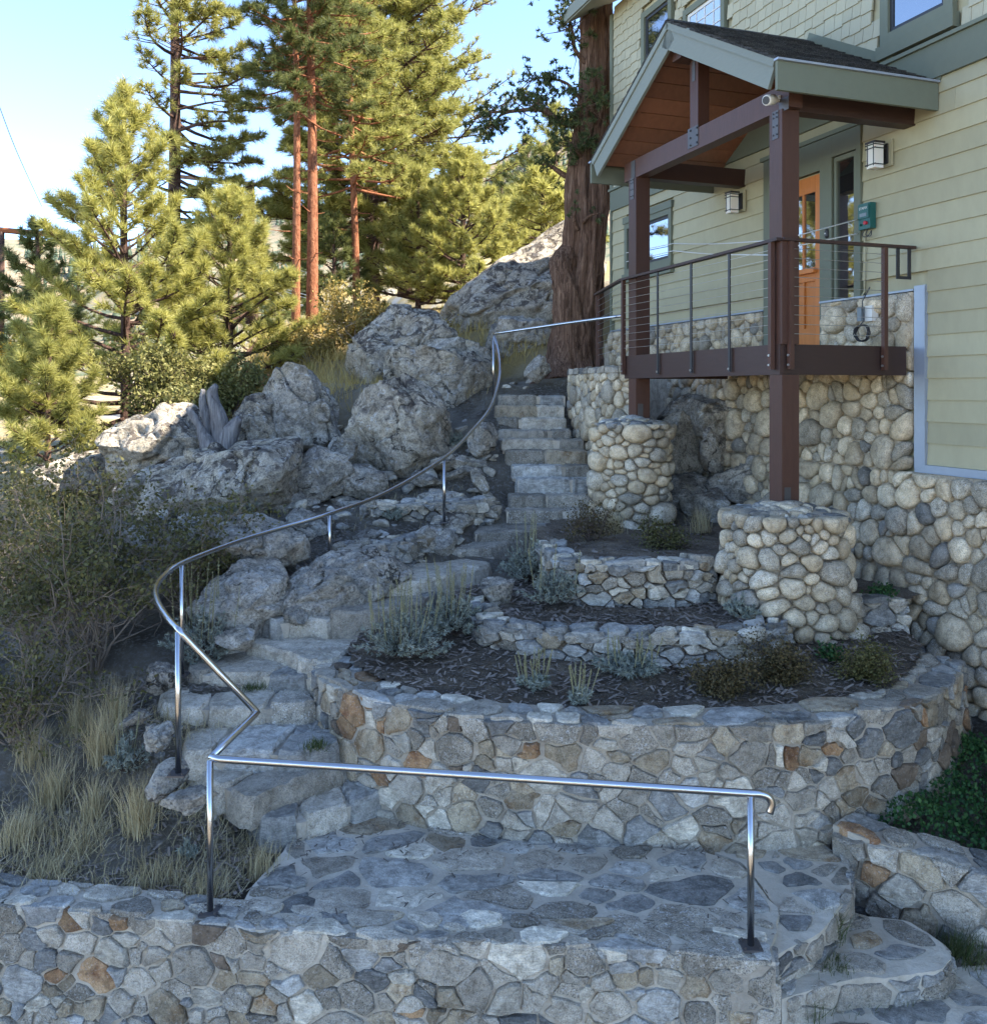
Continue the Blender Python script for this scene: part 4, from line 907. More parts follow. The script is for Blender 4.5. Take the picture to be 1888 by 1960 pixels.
# cobbled wall between upper stairs and deck
sp = Path(catmull([np.r_[at_y(*p)[:2], 0] for p in [(1090, 800, 13.9), (1108, 800, 13.3), (1140, 800, 12.5), (1175, 800, 12.0), (1215, 800, 11.75)]], 4))
sw_ = empty('cobble_side_wall', (1.5, 12.8, -1), 'cobblestone side wall with flat cap stones between the upper stairs and the deck', 'stone wall')
V = []; N = 12
for i in range(N + 1):
    s = sp.len * i / N
    for h, z in ((0, -1.3), (0, .26), (-.35, .26), (-.35, -1.3)): V.append(sp.at(s, h, z))
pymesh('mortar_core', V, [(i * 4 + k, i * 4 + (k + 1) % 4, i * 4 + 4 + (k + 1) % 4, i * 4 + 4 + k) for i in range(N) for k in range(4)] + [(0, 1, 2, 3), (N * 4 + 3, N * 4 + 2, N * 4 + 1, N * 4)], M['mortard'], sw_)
cobbles(0, sp.len, -1.2, .25, .17, lambda s, t, h: sp.at(min(max(s, 0), sp.len), h, t), sw_, keepf=lambda s, t: True, H=.6)
for q in cells(0, sp.len, -.06, .35, .17, rng, 1.3, 1, .4):
    stone('cap_stone', q, lambda s, t, h: sp.at(min(max(s, 0), sp.len), -t, .262 + h), .06, .006, rng, M[rng.choice(['tan', 'granite', 'slate', 'granite2'])], sw_, .15, deep=.02)
# ------------------------------------------------------------------ porch: deck, posts, gable roof
PO = empty('porch', HP(1.4, .8, -1.1), 'gabled entry porch with red-brown timber posts, plank ceiling and raised deck', 'porch')
NF, UR, U0, U1 = 1.84, 1.52, -.375, 3.42; ZE, ZR = 2.97, 4.03
dn, dU0, dU1, dz0, dzt = 1.60, -.10, 3.0, .15, .434
hb('rim_board', dU0, dU1, dn - .045, dn, dz0, dzt, M['beamd'], PO)
hb('rim_board', dU0, dU0 + .045, .12, dn - .047, dz0, dzt, M['beamd'], PO)
hb('rim_board', dU1 - .045, dU1, .12, dn - .047, dz0, dzt, M['beamd'], PO)
k = 0; n_ = .06
while n_ < dn - .06:
    hb('deck_board', dU0 + .05, dU1 - .05, n_, n_ + .134, dzt - .03, dzt - .003, M['beamd'], PO); n_ += .14
for u in np.arange(dU0 + .4, dU1, .4): hb('joist', u, u + .04, .1, dn - .05, dz0 + .04, dzt - .032, M['beamd'], PO)
hs_ = .095
for u, zb_ in ((-.03, -1.12), (2.8, -.38)):
    hb('post', u - hs_, u + hs_, 1.5 - hs_, 1.5 + hs_, zb_, dz0 - .002, M['beam'], PO)
    hb('post', u - hs_, u + hs_, 1.5 - hs_, 1.5 + hs_, dzt + .001, 2.62, M['beam'], PO)
    hb('bracket', u - hs_ - .004, u - hs_ + .002, 1.5 + .0, 1.5 + .07, zb_, zb_ + .22, M['plate'], PO)
    hb('bracket', u - .045, u + .045, 1.5 + hs_ + .001, 1.5 + hs_ + .006, 2.36, 2.625, M['plate'], PO)
    for zz in (2.40, 2.48, 2.56, 2.60):
        for du in (-.025, .025):
            b_o = MB(); c = HP(u + du, 1.5 + hs_ + .006, zz); c2 = HP(u + du, 1.5 + hs_ + .014, zz); tube(b_o, [c, c2], .008, 6); b_o.build('bolt', M['steelb'], PO)
hb('tie_beam', -.20, 3.05, 1.5 - .075, 1.5 + .075, 2.622, 2.85, M['beam'], PO)
for u in (-.03, 2.8): hb('side_beam', u - .075, u + .075, .0, 1.424, 2.622, 2.84, M['beamd'], PO)
hb('king_post', UR - .17, UR - .01, 1.5 - .07, 1.5 + .07, 2.852, 3.66, M['beam'], PO)
hb('ridge_beam', UR - .10, UR + .08, .0, NF - .10, 3.62, 3.80, M['beam'], PO)
hb('gusset_plate', UR - .19, UR + .02, 1.5 + .076, 1.5 + .082, 2.66, 2.88, M['plate'], PO)
for du in (-.15, -.02):
    for zz in (2.69, 2.77, 2.85):
        b_o = MB(); tube(b_o, [HP(UR + du - .02, 1.582, zz), HP(UR + du - .02, 1.594, zz)], .011, 6); b_o.build('bolt', M['steelb'], PO)
hb('bracket', UR - .12, UR - .06, 1.5 + .071, 1.5 + .076, 3.38, 3.63, M['plate'], PO)
hb('bracket', -.2, -.06, 1.5 + .076, 1.5 + .081, 2.60, 2.72, M['plate'], PO)
hb('bracket', 2.76, 2.86, 1.5 + .076, 1.5 + .081, 2.55, 2.84, M['plate'], PO)
# roof planes: plank ceiling boards, deck, shingles, fascias
def rp(side, f, n, up=0.0):
    """point on the roof: f=0 eave, 1 ridge"""
    ue = U0 if side == 0 else U1; dU = UR - ue; dz = ZR - ZE; L = math.hypot(dU, dz); nu, nz_ = -dz / L * (1 if dU > 0 else -1), abs(dU) / L
    return HP(ue + dU * f + nu * up, n, ZE + dz * f + nz_ * up)
def rbox(mb, side, f0, f1, n0, n1, h0, h1):
    return mb.hexa([rp(side, f0, n0, h0), rp(side, f1, n0, h0), rp(side, f1, n1, h0), rp(side, f0, n1, h0), rp(side, f0, n0, h1), rp(side, f1, n0, h1), rp(side, f1, n1, h1), rp(side, f0, n1, h1)])
roofo = MB()
for sd_ in (0, 1): rbox(roofo, sd_, 0.005, 0.999, .03, NF - .035, -.09, -.045)
roofp = roofo.build('roof_deck', M['beamd'], PO)
for sd_ in (0, 1):
    nb = 9
    for k in range(nb):
        mb = MB(); rbox(mb, sd_, .02 + .97 * k / nb + .0025, .02 + .97 * (k + 1) / nb - .0025, .03, NF - .04, -.115, -.091); mb.build('ceiling_board', M['ceil'], roofp)
    mb = MB(); rbox(mb, sd_, 0.0, 1.0, NF - .035, NF, -.27, -.005); mb.build('rake_board', M['fascia'], PO)
    mb = MB(); rbox(mb, sd_, 0.0, 1.0, NF + .001, NF + .018, -.075, .004); mb.build('rake_trim', M['fascia'], PO)
    ue = U0 if sd_ == 0 else U1; sg = -1 if sd_ == 0 else 1
    hb('eave_fascia', min(ue, ue + sg * .035), max(ue, ue + sg * .035), .03, NF + .016, ZE - .29, ZE - .03, M['trim'], PO)
    hb('drip_edge', min(ue, ue + sg * .06), max(ue, ue + sg * .06), .03, NF + .03, ZE - .028, ZE - .008, M['flash'], PO)
    rows = 15
    for k in range(rows):
        n0_ = .03 + (rng.uniform(-.15, 0) if k % 2 else 0)
        while n0_ < NF + .02:
            wd = rng.uniform(.12, .30); a, b = max(n0_, .03), min(n0_ + wd, NF + .025)
            if b - a > .02:
                mb = MB(); t = rng.uniform(.006, .015); f0, f1 = k / rows - .012, (k + 1.25) / rows
                mb.hexa([rp(sd_, f0, a + .002, -.006), rp(sd_, f1, a + .002, -.008), rp(sd_, f1, b - .002, -.008), rp(sd_, f0, b - .002, -.006), rp(sd_, f0, a + .002, .012 + t), rp(sd_, f1, a + .002, .004), rp(sd_, f1, b - .002, .004), rp(sd_, f0, b - .002, .012 + t)])
                mb.build('roof_shingle', M['rooftile'], roofp)
            n0_ += wd
mb = MB(); rbox(mb, 0, -.02, 1.0, .0, .028, .0, .11); mb.build('wall_flashing', M['trim'], PO)
for k in range(6):
    a = NF + .02 - k * .3; mb = MB()
    for sd_ in (0, 1): rbox(mb, sd_, .93, 1.0, max(a - .33, .03), a, .018 + .004 * (k % 2), .03 + .004 * (k % 2))
    mb.build('ridge_shingle', M['rooftile'], roofp)
# ------------------------------------------------------------------ cable railing of the deck
CR = empty('cable_railing', HP(1.4, dn, dzt), 'deck railing with brown steel posts, thin steel cables and a flat top rail', 'railing')
RZ = 1.42; nr_ = dn + .03
rail_pts = [at_y(1140, 562, 13.1), HP(3.02, nr_, RZ - .015), HP(-.13, nr_, RZ)]
mb = MB(); V = []
def flat_rail(name, pts, w_, h_):
    mb = MB(); n = len(pts); V = []
    for i, p in enumerate(pts):
        p = np.array(p); d = np.array(pts[min(i + 1, n - 1)]) - np.array(pts[max(i - 1, 0)]); d[2] = 0; d /= np.linalg.norm(d); s_ = np.array([-d[1], d[0], 0]) * w_ / 2
        V += [p + s_, p - s_, p - s_ - np.array([0, 0, h_]), p + s_ - np.array([0, 0, h_])]
    mb.add(V, [(i * 4 + k, i * 4 + (k + 1) % 4, i * 4 + 4 + (k + 1) % 4, i * 4 + 4 + k) for i in range(n - 1) for k in range(4)] + [(0, 1, 2, 3), (n * 4 - 1, n * 4 - 2, n * 4 - 3, n * 4 - 4)])
    return mb.build(name, M['beamd'], CR)
flat_rail('top_rail', rail_pts, .06, .028)
flat_rail('top_rail', [HP(-.13, nr_ - .033, RZ + .002), HP(-.13, .05, RZ)], .06, .028)
def hpost(u, n, w_, z0, z1, mat, name='rail_post'): return hb(name, u - w_ / 2, u + w_ / 2, n - w_ / 2, n + w_ / 2, z0, z1, mat, CR)
for x in (1258, 1322, 1395):
    u = wall_at(x, 600, nr_)[0]; hb('baluster', u - .018, u + .018, nr_ - .006, nr_ + .006, .19, RZ - .029, M['steelb'], CR)
    b_o = MB(); tube(b_o, [HP(u, nr_ + .006, .22), HP(u, nr_ + .016, .22)], .012, 8); b_o.build('bolt', M['cable'], CR)
brown = [(2.97, nr_), (-.02, nr_ + .005), (-.14, nr_ - .12), (-.14, .42)]
for u, n in brown:
    hpost(u, n, .045, .20, RZ - .03, M['beam'])
    for zz in (.24, .33):
        b_o = MB(); tube(b_o, [HP(u, n + .022, zz), HP(u, n + .036, zz)], .011, 8); b_o.build('bolt', M['cable'], CR)
pl = at_y(1143, 640, 13.05); b_o = MB(); b_o.hexa([(pl[0] + dx * .025, pl[1] + dy * .025, z) for z in (.26, 1.38) for dx, dy in ((-1, -1), (1, -1), (1, 1), (-1, 1))]); b_o.build('rail_post', M['beam'], CR)
for k in range(10):
    z = .53 + .088 * k; b_o = MB()
    tube(b_o, [HP(2.97, nr_, z), HP(1.5, nr_, z - .002), HP(-.02, nr_, z)], .0028, 5); b_o.build('cable', M['cable'], CR)
    b_o = MB(); tube(b_o, [HP(-.14, nr_ - .1, z), HP(-.14, .42, z)], .0028, 5); b_o.build('cable', M['cable'], CR)
    b_o = MB(); tube(b_o, [HP(2.97, nr_, z), (pl[0], pl[1], z - .02)], .0028, 5); b_o.build('cable', M['cable'], CR)
hb('rail_bracket', -.145, -.135, .24, .28, RZ - .30, RZ - .03, M['steelb'], CR); hb('rail_bracket', -.145, -.135, .10, .14, RZ - .30, RZ - .03, M['steelb'], CR); hb('rail_bracket', -.146, -.134, .10, .28, RZ - .33, RZ - .301, M['steelb'], CR)
# ------------------------------------------------------------------ stainless stair rail
HR = empty('stair_handrail', at_z(400, 1745, -3.08), 'long curving stainless steel handrail winding up from the landing to the deck', 'handrail')
P1 = at_y(402, 1452, 5.34); Kk = at_y(492, 1364, 5.85); P2t = at_y(342, 1206, 5.75)
seg_right = [at_y(1472, 1556, 5.0), at_y(1476, 1540, 5.0), at_y(1470, 1526, 5.0), at_y(1455, 1520, 5.0), at_y(1436, 1519, 5.0)]
def smooth_corner(pts, r=0.035):
    return pts
mid = catmull([P2t, at_y(322, 1184, 6.0), at_y(303, 1154, 6.4), at_y(298, 1128, 6.8), at_y(312, 1104, 7.2), at_y(347, 1078, 7.6), at_y(450, 1038, 8.25), at_y(540, 1010, 8.7), at_y(631, 983, 9.05), at_y(740, 942, 9.8), at_y(850, 876, 10.75), at_y(905, 822, 11.5), at_y(938, 780, 12.0), at_y(952, 735, 12.6), at_y(956, 700, 13.1), at_y(951, 665, 13.7), at_y(945, 642, 14.0)], 7)
desc = [P2t + (Kk - P2t) * t for t in (1.0, .97, .5, .14, .06)]
path = catmull(seg_right, 4) + [P1 + (seg_right[-1] - P1) * .02, P1 + np.array([0, .01, 0]), P1 + (Kk - P1) * .06] + [Kk + (P1 - Kk) * .05, Kk] + desc[1:] + mid
tube(MB(), path, .0215, 14).build('rail', M['steel'], HR, True)
top2 = [at_y(945, 640, 14.0), at_y(958, 637, 13.8), at_y(1060, 622, 13.0), at_y(1192, 604, 11.9)]
tube(MB(), catmull(top2, 5), .0215, 12).build('rail', M['steel'], HR, True)
def rpost(x, y0, y1, Y, r=.019):
    a, b = at_y(x, y0, Y), at_y(x - 2, y1, Y); a[2] += .0; tube(MB(), [a, (a[0], a[1], b[2])], r, 12).build('post', M['steel'], HR, True)
    pl_ = MB(); s_ = .055; pl_.hexa([(a[0] + dx * s_, a[1] + dy * s_, z) for z in (b[2] - .004, b[2] + .008) for dx, dy in ((-1, -1), (1, -1), (1, 1), (-1, 1))]); pl_.build('base_plate', M['plate'], HR)
    for dx in (-1, 1):
        for dy in (-1, 1):
            b_o = MB(); tube(b_o, [(a[0] + dx * .04, a[1] + dy * .04, b[2] + .008), (a[0] + dx * .04, a[1] + dy * .04, b[2] + .02)], .008, 6); b_o.build('bolt', M['plate'], HR)
rpost(402, 1455, 1745, 5.34); rpost(1436, 1522, 1811, 5.0); rpost(341, 1209, 1481, 5.75); rpost(348, 1082, 1292, 7.6); rpost(631, 986, 1073, 9.05); rpost(850, 880, 1000, 10.75); rpost(944, 646, 765, 14.0)
# ------------------------------------------------------------------ small things on the house
def lantern(u, z, label):
    e = empty('wall_lantern', HP(u, .05, z), label, 'lantern', 'lanterns beside the door'); e.scale = (.8, .8, .8)
    hb('mounting_block', u - .12, u + .12, .026, .045, z - .16, z + .18, M['siding'], e)
    hb('back_plate', u - .06, u + .06, .046, .075, z - .12, z + .13, M['steelb'], e); hb('arm', u - .03, u + .03, .076, .13, z + .10, z + .125, M['steelb'], e)
    n0_, n1_ = .13, .28; hb('cap', u - .085, u + .085, n0_ - .01, n1_ + .01, z + .125, z + .15, M['steelb'], e)
    hb('lamp_glass', u - .07, u + .07, n0_ + .005, n1_ - .005, z - .19, z + .124, M['lampglass'], e)
    for du in (-.052, .052):
        for nn in (n0_ + .0, n1_ - .012): hb('bar', u + du - .006, u + du + .006, nn, nn + .012, z - .165, z + .124, M['steelb'], e)
    for zz in (-.15, .055, .10):
        hb('band', u - .09, u + .09, n1_ - .010, n1_ + .004, z + zz, z + zz + .012, M['steelb'], e); hb('band', u - .078, u - .071, n0_ - .02, n1_ + .015, z + zz, z + zz + .012, M['steelb'], e); hb('band', u + .071, u + .078, n0_ - .02, n1_ + .015, z + zz, z + zz + .012, M['steelb'], e)
a = wall_at(1663, 296, .2); lantern(a[0] - .05, a[1], 'black frame wall lantern with frosted glass above the green energizer box')
a = wall_at(1397, 385, .2); lantern(a[0], a[1], 'black frame wall lantern with frosted glass between the small window and the door')
a = wall_at(1659, 415, .06); u, z = a
EB = empty('fence_energizer', HP(u, .03, z), 'dark green electric fence energizer box with white lettering and a red knob', 'energizer')
hb('box', u - .085, u + .085, .026, .10, z - .13, z + .14, M['green'], EB); hb('lid', u - .075, u + .075, .1005, .115, z - .02, z + .125, M['green'], EB); hb('control_panel', u - .05, u + .05, .1155, .119, z + .0, z + .035, M['greybox'], EB)
k_ = MB(); tube(k_, [HP(u - .03, .10, z - .07), HP(u - .03, .125, z - .07)], .02, 10); k_.build('knob', M['red'], EB); k_ = MB(); tube(k_, [HP(u + .05, .10, z - .08), HP(u + .05, .12, z - .08)], .014, 8); k_.build('terminal', M['green'], EB)
rot = Matrix(((-D1[0], 0, -D2[0], 0), (-D1[1], 0, -D2[1], 0), (0, 1, 0, 0), (0, 0, 0, 1)))
def text(body, size, u, n, z, mat, parent, name='lettering'):
    cu = bpy.data.curves.new(name, 'FONT'); cu.body = body; cu.size = size; cu.extrude = .0008; cu.align_x = 'CENTER'; cu.align_y = 'CENTER'; cu.materials.append(mat)
    t_ = bpy.data.objects.new(name, cu); col.objects.link(t_); bpy.context.view_layer.update(); me = bpy.data.meshes.new_from_object(t_); bpy.data.objects.remove(t_); o = bpy.data.objects.new(name, me); col.objects.link(o); o.parent = parent; p = Vector(HP(u, n, z)); o.matrix_local = Matrix.Translation(p - Vector(parent.location)) @ rot; return o
text('STAFIX', .038, u, .1165, z + .085, M['white'], EB)
for dd in (-.02, .03):
    k_ = MB(); tube(k_, catmull([HP(u + dd, .07, z - .13), HP(u + dd + .02, .08, z - .19), HP(u + dd - .05, .08, z - .21), HP(u - .06, .06, z - .15)], 4), .005, 6); k_.build('lead', M['steelb'], EB)
cnd = MB(); tube(cnd, [HP(u + .06, .04, z - .14), HP(u + .065, .04, 1.05), HP(u + .07, .07, 1.0)], .009, 8); tag(cnd.build('conduit', M['siding']), 'thin grey conduit running down the siding below the energizer box', 'conduit')
a = wall_at(1582, 447, .05); db = empty('doorbell', HP(a[0], .046, a[1]), 'black oval doorbell button on the olive door trim', 'doorbell')
b_o = MB(); tube(b_o, [HP(a[0], .046, a[1] - .05), HP(a[0], .052, a[1] - .03), HP(a[0], .052, a[1] + .03), HP(a[0], .046, a[1] + .05)], [.015, .026, .026, .015], 10); b_o.build('plate', M['steelb'], db); b_o = MB(); tube(b_o, [HP(a[0], .07, a[1]), HP(a[0], .082, a[1])], .008, 8); b_o.build('button', M['white'], db)
SC = empty('security_camera', HP(-.06, 1.62, 2.80), 'small white bullet security camera fixed to the porch corner post', 'camera')
c0 = np.array(HP(-.04, 1.66, 2.70)); fw_ = np.array([-.75, -.62, -.25]); fw_ /= np.linalg.norm(fw_); c0 = c0 + np.array([-.02, -.06, .0])
b_o = MB(); tube(b_o, [c0 - fw_ * .06, c0 - fw_ * .05, c0 + fw_ * .06, c0 + fw_ * .068], [.036, .05, .05, .044], 14); b_o.build('body', M['white'], SC, True)
b_o = MB(); tube(b_o, [c0 + fw_ * .066, c0 + fw_ * .074], .037, 14); b_o.build('lens', M['steelb'], SC)
b_o = MB(); tube(b_o, [c0 - fw_ * .04, c0 - fw_ * .07 + np.array([.05, .03, 0]), np.array(HP(-.06, 1.59, 2.76))], [.018, .02, .026], 10); b_o.build('mount', M['white'], SC)
# electric fence rope across porch
for k, (p, q) in enumerate((((1289, 466, .05), (1476, 460, 1.2)), ((1289, 480, .05), (1474, 488, 1.2)))):
    ua, za = wall_at(*p); ub, zb_ = wall_at(*q); b_o = MB(); m_ = [(ua + ub) / 2, (p[2] + q[2]) / 2, (za + zb_) / 2 - .02]
    tube(b_o, catmull([HP(ua, p[2], za), HP(*m_), HP(ub, q[2], zb_)], 6), .006, 6)
    tag(b_o.build('electric_rope', M['rope']), ['upper', 'lower'][k] + ' white fence rope stretched from the small window to the corner post', 'rope')
for k, (p, q) in enumerate((((1528, 450, 1.5), (1640, 420, .05)), ((1528, 470, 1.5), (1640, 447, .05)))):
    ua, za = wall_at(*p); ub, zb_ = wall_at(*q); b_o = MB(); tube(b_o, [HP(ua, p[2], za), HP(ub, q[2], zb_)], .006, 6)
    tag(b_o.build('electric_rope', M['rope']), ['upper', 'lower'][k] + ' white fence rope stretched from the corner post to the energizer box', 'rope')
for k, yy in enumerate((376 * 1.0, 410)):
    ua, za = wall_at(1199, 484 + k * 17, .06); ub, zb_ = wall_at(1289, 466 + k * 14, .06); b_o = MB(); tube(b_o, [HP(ua, .07, za), HP(ub, .07, zb_)], .006, 6); tag(b_o.build('electric_rope', M['rope']), ['upper', 'lower'][k] + ' white fence rope crossing the small window', 'rope')
# outlet box and coiled cable on cobbles
a = wall_at(1663, 600, .14); ob = empty('outlet_box', HP(a[0], .12, a[1]), 'white outdoor outlet box with a grey lid on the cobbles', 'outlet')
hb('box', a[0] - .06, a[0] + .04, .08, .16, a[1] - .08, a[1] + .08, M['white'], ob); hb('lid', a[0] + .042, a[0] + .10, .08, .21, a[1] - .075, a[1] + .07, M['greybox'], ob)
a = wall_at(1637, 641, .3); b_o = MB()
pts = [HP(a[0] + .1 * math.cos(t) * (1 + .1 * math.sin(3.1 * t)) , .22 + .02 * math.sin(2.3 * t), a[1] + .02 + .085 * math.sin(t)) for t in np.linspace(0, 6.28 * 4, 70)]
tube(b_o, pts, .007, 6); tube(b_o, [pts[-1], HP(a[0], .2, a[1] + .15), HP(a[0] + .02, .2, a[1] + .35), HP(a[0], .12, a[1] + .5)], .006, 6)
tag(b_o.build('coiled_cable', M['steelb']), 'coiled dark cable hanging against the cobbles beside the outlet', 'cable')

# ------------------------------------------------------------------ boulders and outcrops (centre pixel, distance, size in metres)
def bould(x, y, Y, dims, seed, mat, label, rz=0, sub=5, cuts=15, rough=.085, name='boulder', rx=0, ry=0, **kw):
    return rock(name, at_y(x, y, Y), tuple(1.32 * d for d in dims), seed, M[mat], rz, rx, ry, sub, cuts, rough, label, 'boulder', **kw)
bould(785, 838, 13.2, (2.25, 1.9, 1.65), 12, 'boulder', 'huge rounded boulder with black lichen on top and a tan broken face, beside the stairs', rz=.3, ry=.12, cutmin=.6)
bould(850, 745, 14.9, (1.9, 1.3, 1.3), 23, 'boulder', 'pale weathered boulder rising behind the huge lichen boulder', rz=.5)
bould(570, 792, 13.9, (1.75, 1.4, 1.55), 31, 'boulder2', 'dark angular split boulder standing next to the grey dead stump', rz=.2, cutmin=.5, cutmax=.8)
bould(485, 815, 13.7, (.85, 1.0, 1.1), 37, 'boulder', 'tan upright slab of rock leaning on the dark split boulder', ry=-.25, cutmin=.45, cutmax=.8)
bould(745, 690, 16.4, (2.5, 1.6, 1.5), 41, 'boulder', 'long dark lichen-covered rock ridge at the edge of the golden grass', rz=-.2, ry=-.2)
bould(862, 682, 15.9, (.95, .9, .75), 43, 'boulder3', 'white sunlit boulder at the top of the stone stairs, the larger of two', rz=.6)
bould(916, 690, 15.6, (.52, .5, .62), 47, 'boulder3', 'white sunlit boulder at the top of the stone stairs, the smaller of two', rz=.2)
bould(985, 585, 19.5, (4.0, 3.2, 2.9), 53, 'boulder', 'giant grey boulder leaning up behind the twisted juniper', rz=.3, ry=-.1, sub=5, rough=.09, cutmin=.6, shear=(.75, 0))
bould(1000, 655, 16.9, (1.5, 1.2, 1.0), 59, 'boulder2', 'low grey rock at the foot of the giant boulder', rz=.4)
bould(1036, 705, 14.7, (.46, .42, .42), 61, 'boulder3', 'small pale rock with a sunlit top by the juniper roots', rz=.3, sub=4)
bould(285, 850, 13.2, (1.7, 1.3, .95), 67, 'boulder', 'rounded rusty-topped boulder below the sunlit brush', rz=.2, rough=.06)
bould(140, 905, 13.4, (1.2, 1.1, .7), 68, 'boulder', 'dark boulder half hidden by the shaded brush', rz=.9, rough=.06)
bould(440, 905, 11.7, (2.6, 1.6, 1.0), 71, 'boulder', 'long cracked outcrop ledge with dark lichen above the grey sage bush', rz=-.08, ry=-.05, cutmin=.5)
bould(600, 905, 11.8, (1.15, 1.0, .75), 73, 'boulder2', 'cracked blue-grey outcrop block beside the long ledge', rz=.3, cutmin=.45, cutmax=.8)
bould(330, 925, 12.2, (1.7, 1.3, .8), 75, 'boulder', 'weathered outcrop shoulder behind the dark brush', rz=.3)
bould(690, 920, 11.9, (.72, .55, .36), 79, 'boulder2', 'rounded tan rock lying in front of the huge lichen boulder', rz=.1, sub=4)
bould(655, 860, 12.4, (.45, .4, .3), 80, 'boulder3', 'small pale rock between the dark split boulder and the huge lichen boulder', rz=.1, sub=4)
bould(440, 1040, 9.4, (1.75, 1.3, .75), 83, 'boulder3', 'wide flat grey outcrop slab under the bend of the handrail', rz=.15, ry=-.12, cutmin=.5)
bould(530, 1060, 9.0, (.62, .5, .4), 84, 'boulder3', 'blocky grey rock wedged in the outcrop below the handrail', rz=.5, sub=4)
bould(600, 1140, 8.75, (1.5, 1.0, .62), 89, 'boulder3', 'dark wavy bedrock outcrop rising beside the top of the lower steps', rz=.35, ry=-.28, cutmin=.5)
bould(470, 1165, 8.4, (.9, .8, .7), 97, 'boulder3', 'steep grey rock flank left of the winding steps', rz=.2, ry=-.4)
bould(650, 1108, 9.1, (.75, .6, .42), 101, 'boulder3', 'rounded bedrock knob carrying a handrail post', rz=.1, sub=4)
bould(910, 912, 11.75, (.36, .3, .42), 103, 'boulder3', 'pointed pyramid rock beside the upper stairs', sub=3, cuts=12, cutmin=.35, cutmax=.6)
bould(827, 1047, 10.1, (.40, .42, .52), 107, 'boulder3', 'square pale granite block at the path under a handrail post', rz=.25, sub=3, cuts=14, cutmin=.45, cutmax=.6, rough=.03)
bould(958, 1125, 8.55, (.42, .4, .28), 109, 'boulder2', 'dark wedge rock in the middle bed beside the silvery sage', rz=.4, sub=4, cuts=12, cutmin=.45, cutmax=.7)
bould(925, 845, 12.5, (.4, .6, .6), 111, 'boulder2', 'grey rock squeezed between the huge boulder and the upper stairs', sub=4)
for k, (x, y, Y, d) in enumerate(((1310, 950, 11.7, (.9, .7, .7)), (1420, 930, 11.5, (.9, .7, .75)), (1365, 965, 11.1, (.7, .5, .5)), (1300, 870, 12.0, (1.0, .6, 1.1)), (1370, 850, 12.0, (1.1, .6, 1.2)), (1330, 790, 12.2, (1.4, .6, .7)), (1260, 985, 11.0, (.55, .5, .6)))):
    bould(x, y, Y, d, 120 + k, 'boulder2', ['tan bedrock block under the deck next to the narrower pillar', 'large bedrock block under the deck between both pillars', 'low split rock under the deck at the planting bed edge', 'mortared rock face under the deck behind the narrower pillar', 'pale stained bedrock face under the deck', 'dark ledge of bedrock right under the deck boards', 'rough rock at the foot of the narrower pillar'][k], sub=4, cuts=12, cutmin=.45, cutmax=.75, rough=.06, rz=.4 + k)
for k, (x, y, Y, d, mt) in enumerate(((372, 1527, 5.85, (.42, .34, .17), 'boulder3'), (315, 1500, 5.95, (.3, .3, .2), 'boulder3'), (300, 1412, 6.35, (.3, .24, .2), 'boulder3'), (312, 1305, 7.3, (.3, .28, .24), 'boulder2'), (450, 1222, 7.9, (.34, .3, .28), 'boulder3'), (560, 1175, 8.35, (.5, .3, .24), 'boulder3'), (265, 1370, 6.8, (.25, .2, .12), 'boulder2'), (520, 1168, 8.3, (.45, .3, .25), 'boulder3'))):
    bould(x, y, Y, d, 140 + k, mt, ['flat granite slab lying beside the lowest steps', 'pale rock carrying a handrail base plate', 'pale pointed rock beside the middle steps among dry grass', 'squarish dark rock at the edge of the fourth step', 'leaning pale rock beside the upper slab step', 'long pale rock forming a riser at the top slab step', 'flat grey rock behind the dry grass tufts', 'tilted slab rock against the bedrock by the top slab step'][k], sub=4, cuts=12, cutmin=.4, cutmax=.7, rough=.06, rz=.3 + k, name='rock')
rg = random.Random(5)
def loose(n, area, mats, lo, hi, label, group, seed):
    r_ = random.Random(seed)
    for k in range(n):
        x, y = area(r_); s_ = r_.uniform(lo, hi); d = (s_ * r_.uniform(.9, 1.6), s_, s_ * r_.uniform(.4, .8))
        rock('rock', (x, y, gz(x, y) + d[2] * .22), d, seed * 50 + k, M[r_.choice(mats)], r_.uniform(0, 6), r_.uniform(-.3, .3), r_.uniform(-.3, .3), 2, 8, .06, label, 'rock', group, smooth=False, cutmin=.4, cutmax=.75)
loose(34, lambda r: (lambda t: (-1.75 + 1.5 * t + r.gauss(0, .15), 9.5 + 1.4 * t + r.gauss(0, .25)))(r.random()), ['granite', 'blue', 'pale', 'granite2'], .08, .24, 'angular grey rock loose on the bank between the handrail and boulders', 'loose rocks on the stair bank', 21)
loose(22, lambda r: (-.25 + r.gauss(0, .14), r.uniform(11.3, 13.7)), ['granite', 'blue', 'pale'], .1, .26, 'loose pale rock heaped along the upper stairs next to the boulders', 'rocks along the upper stairs', 22)
loose(48, lambda r: (r.uniform(-3.4, -1.8), r.uniform(5.8, 7.9)), ['granite', 'slate', 'granite2', 'darkbrown'], .03, .11, 'small stone scattered on the bare soil among dry grass tufts', 'small stones in the grass bed', 23)
loose(24, lambda r: (r.uniform(-3.2, -1.0), r.uniform(10.0, 11.6)), ['granite', 'blue', 'pale'], .08, .26, 'small pale rock scattered below the cracked outcrop ledge', 'rocks below the outcrop', 24)
loose(90, lambda r: (r.uniform(-4.2, -.3), r.uniform(11.0, 14.6)), ['granite', 'granite2', 'blue', 'pale'], .07, .30, 'broken granite rubble packed between the big boulders', 'rubble between the boulders', 26)
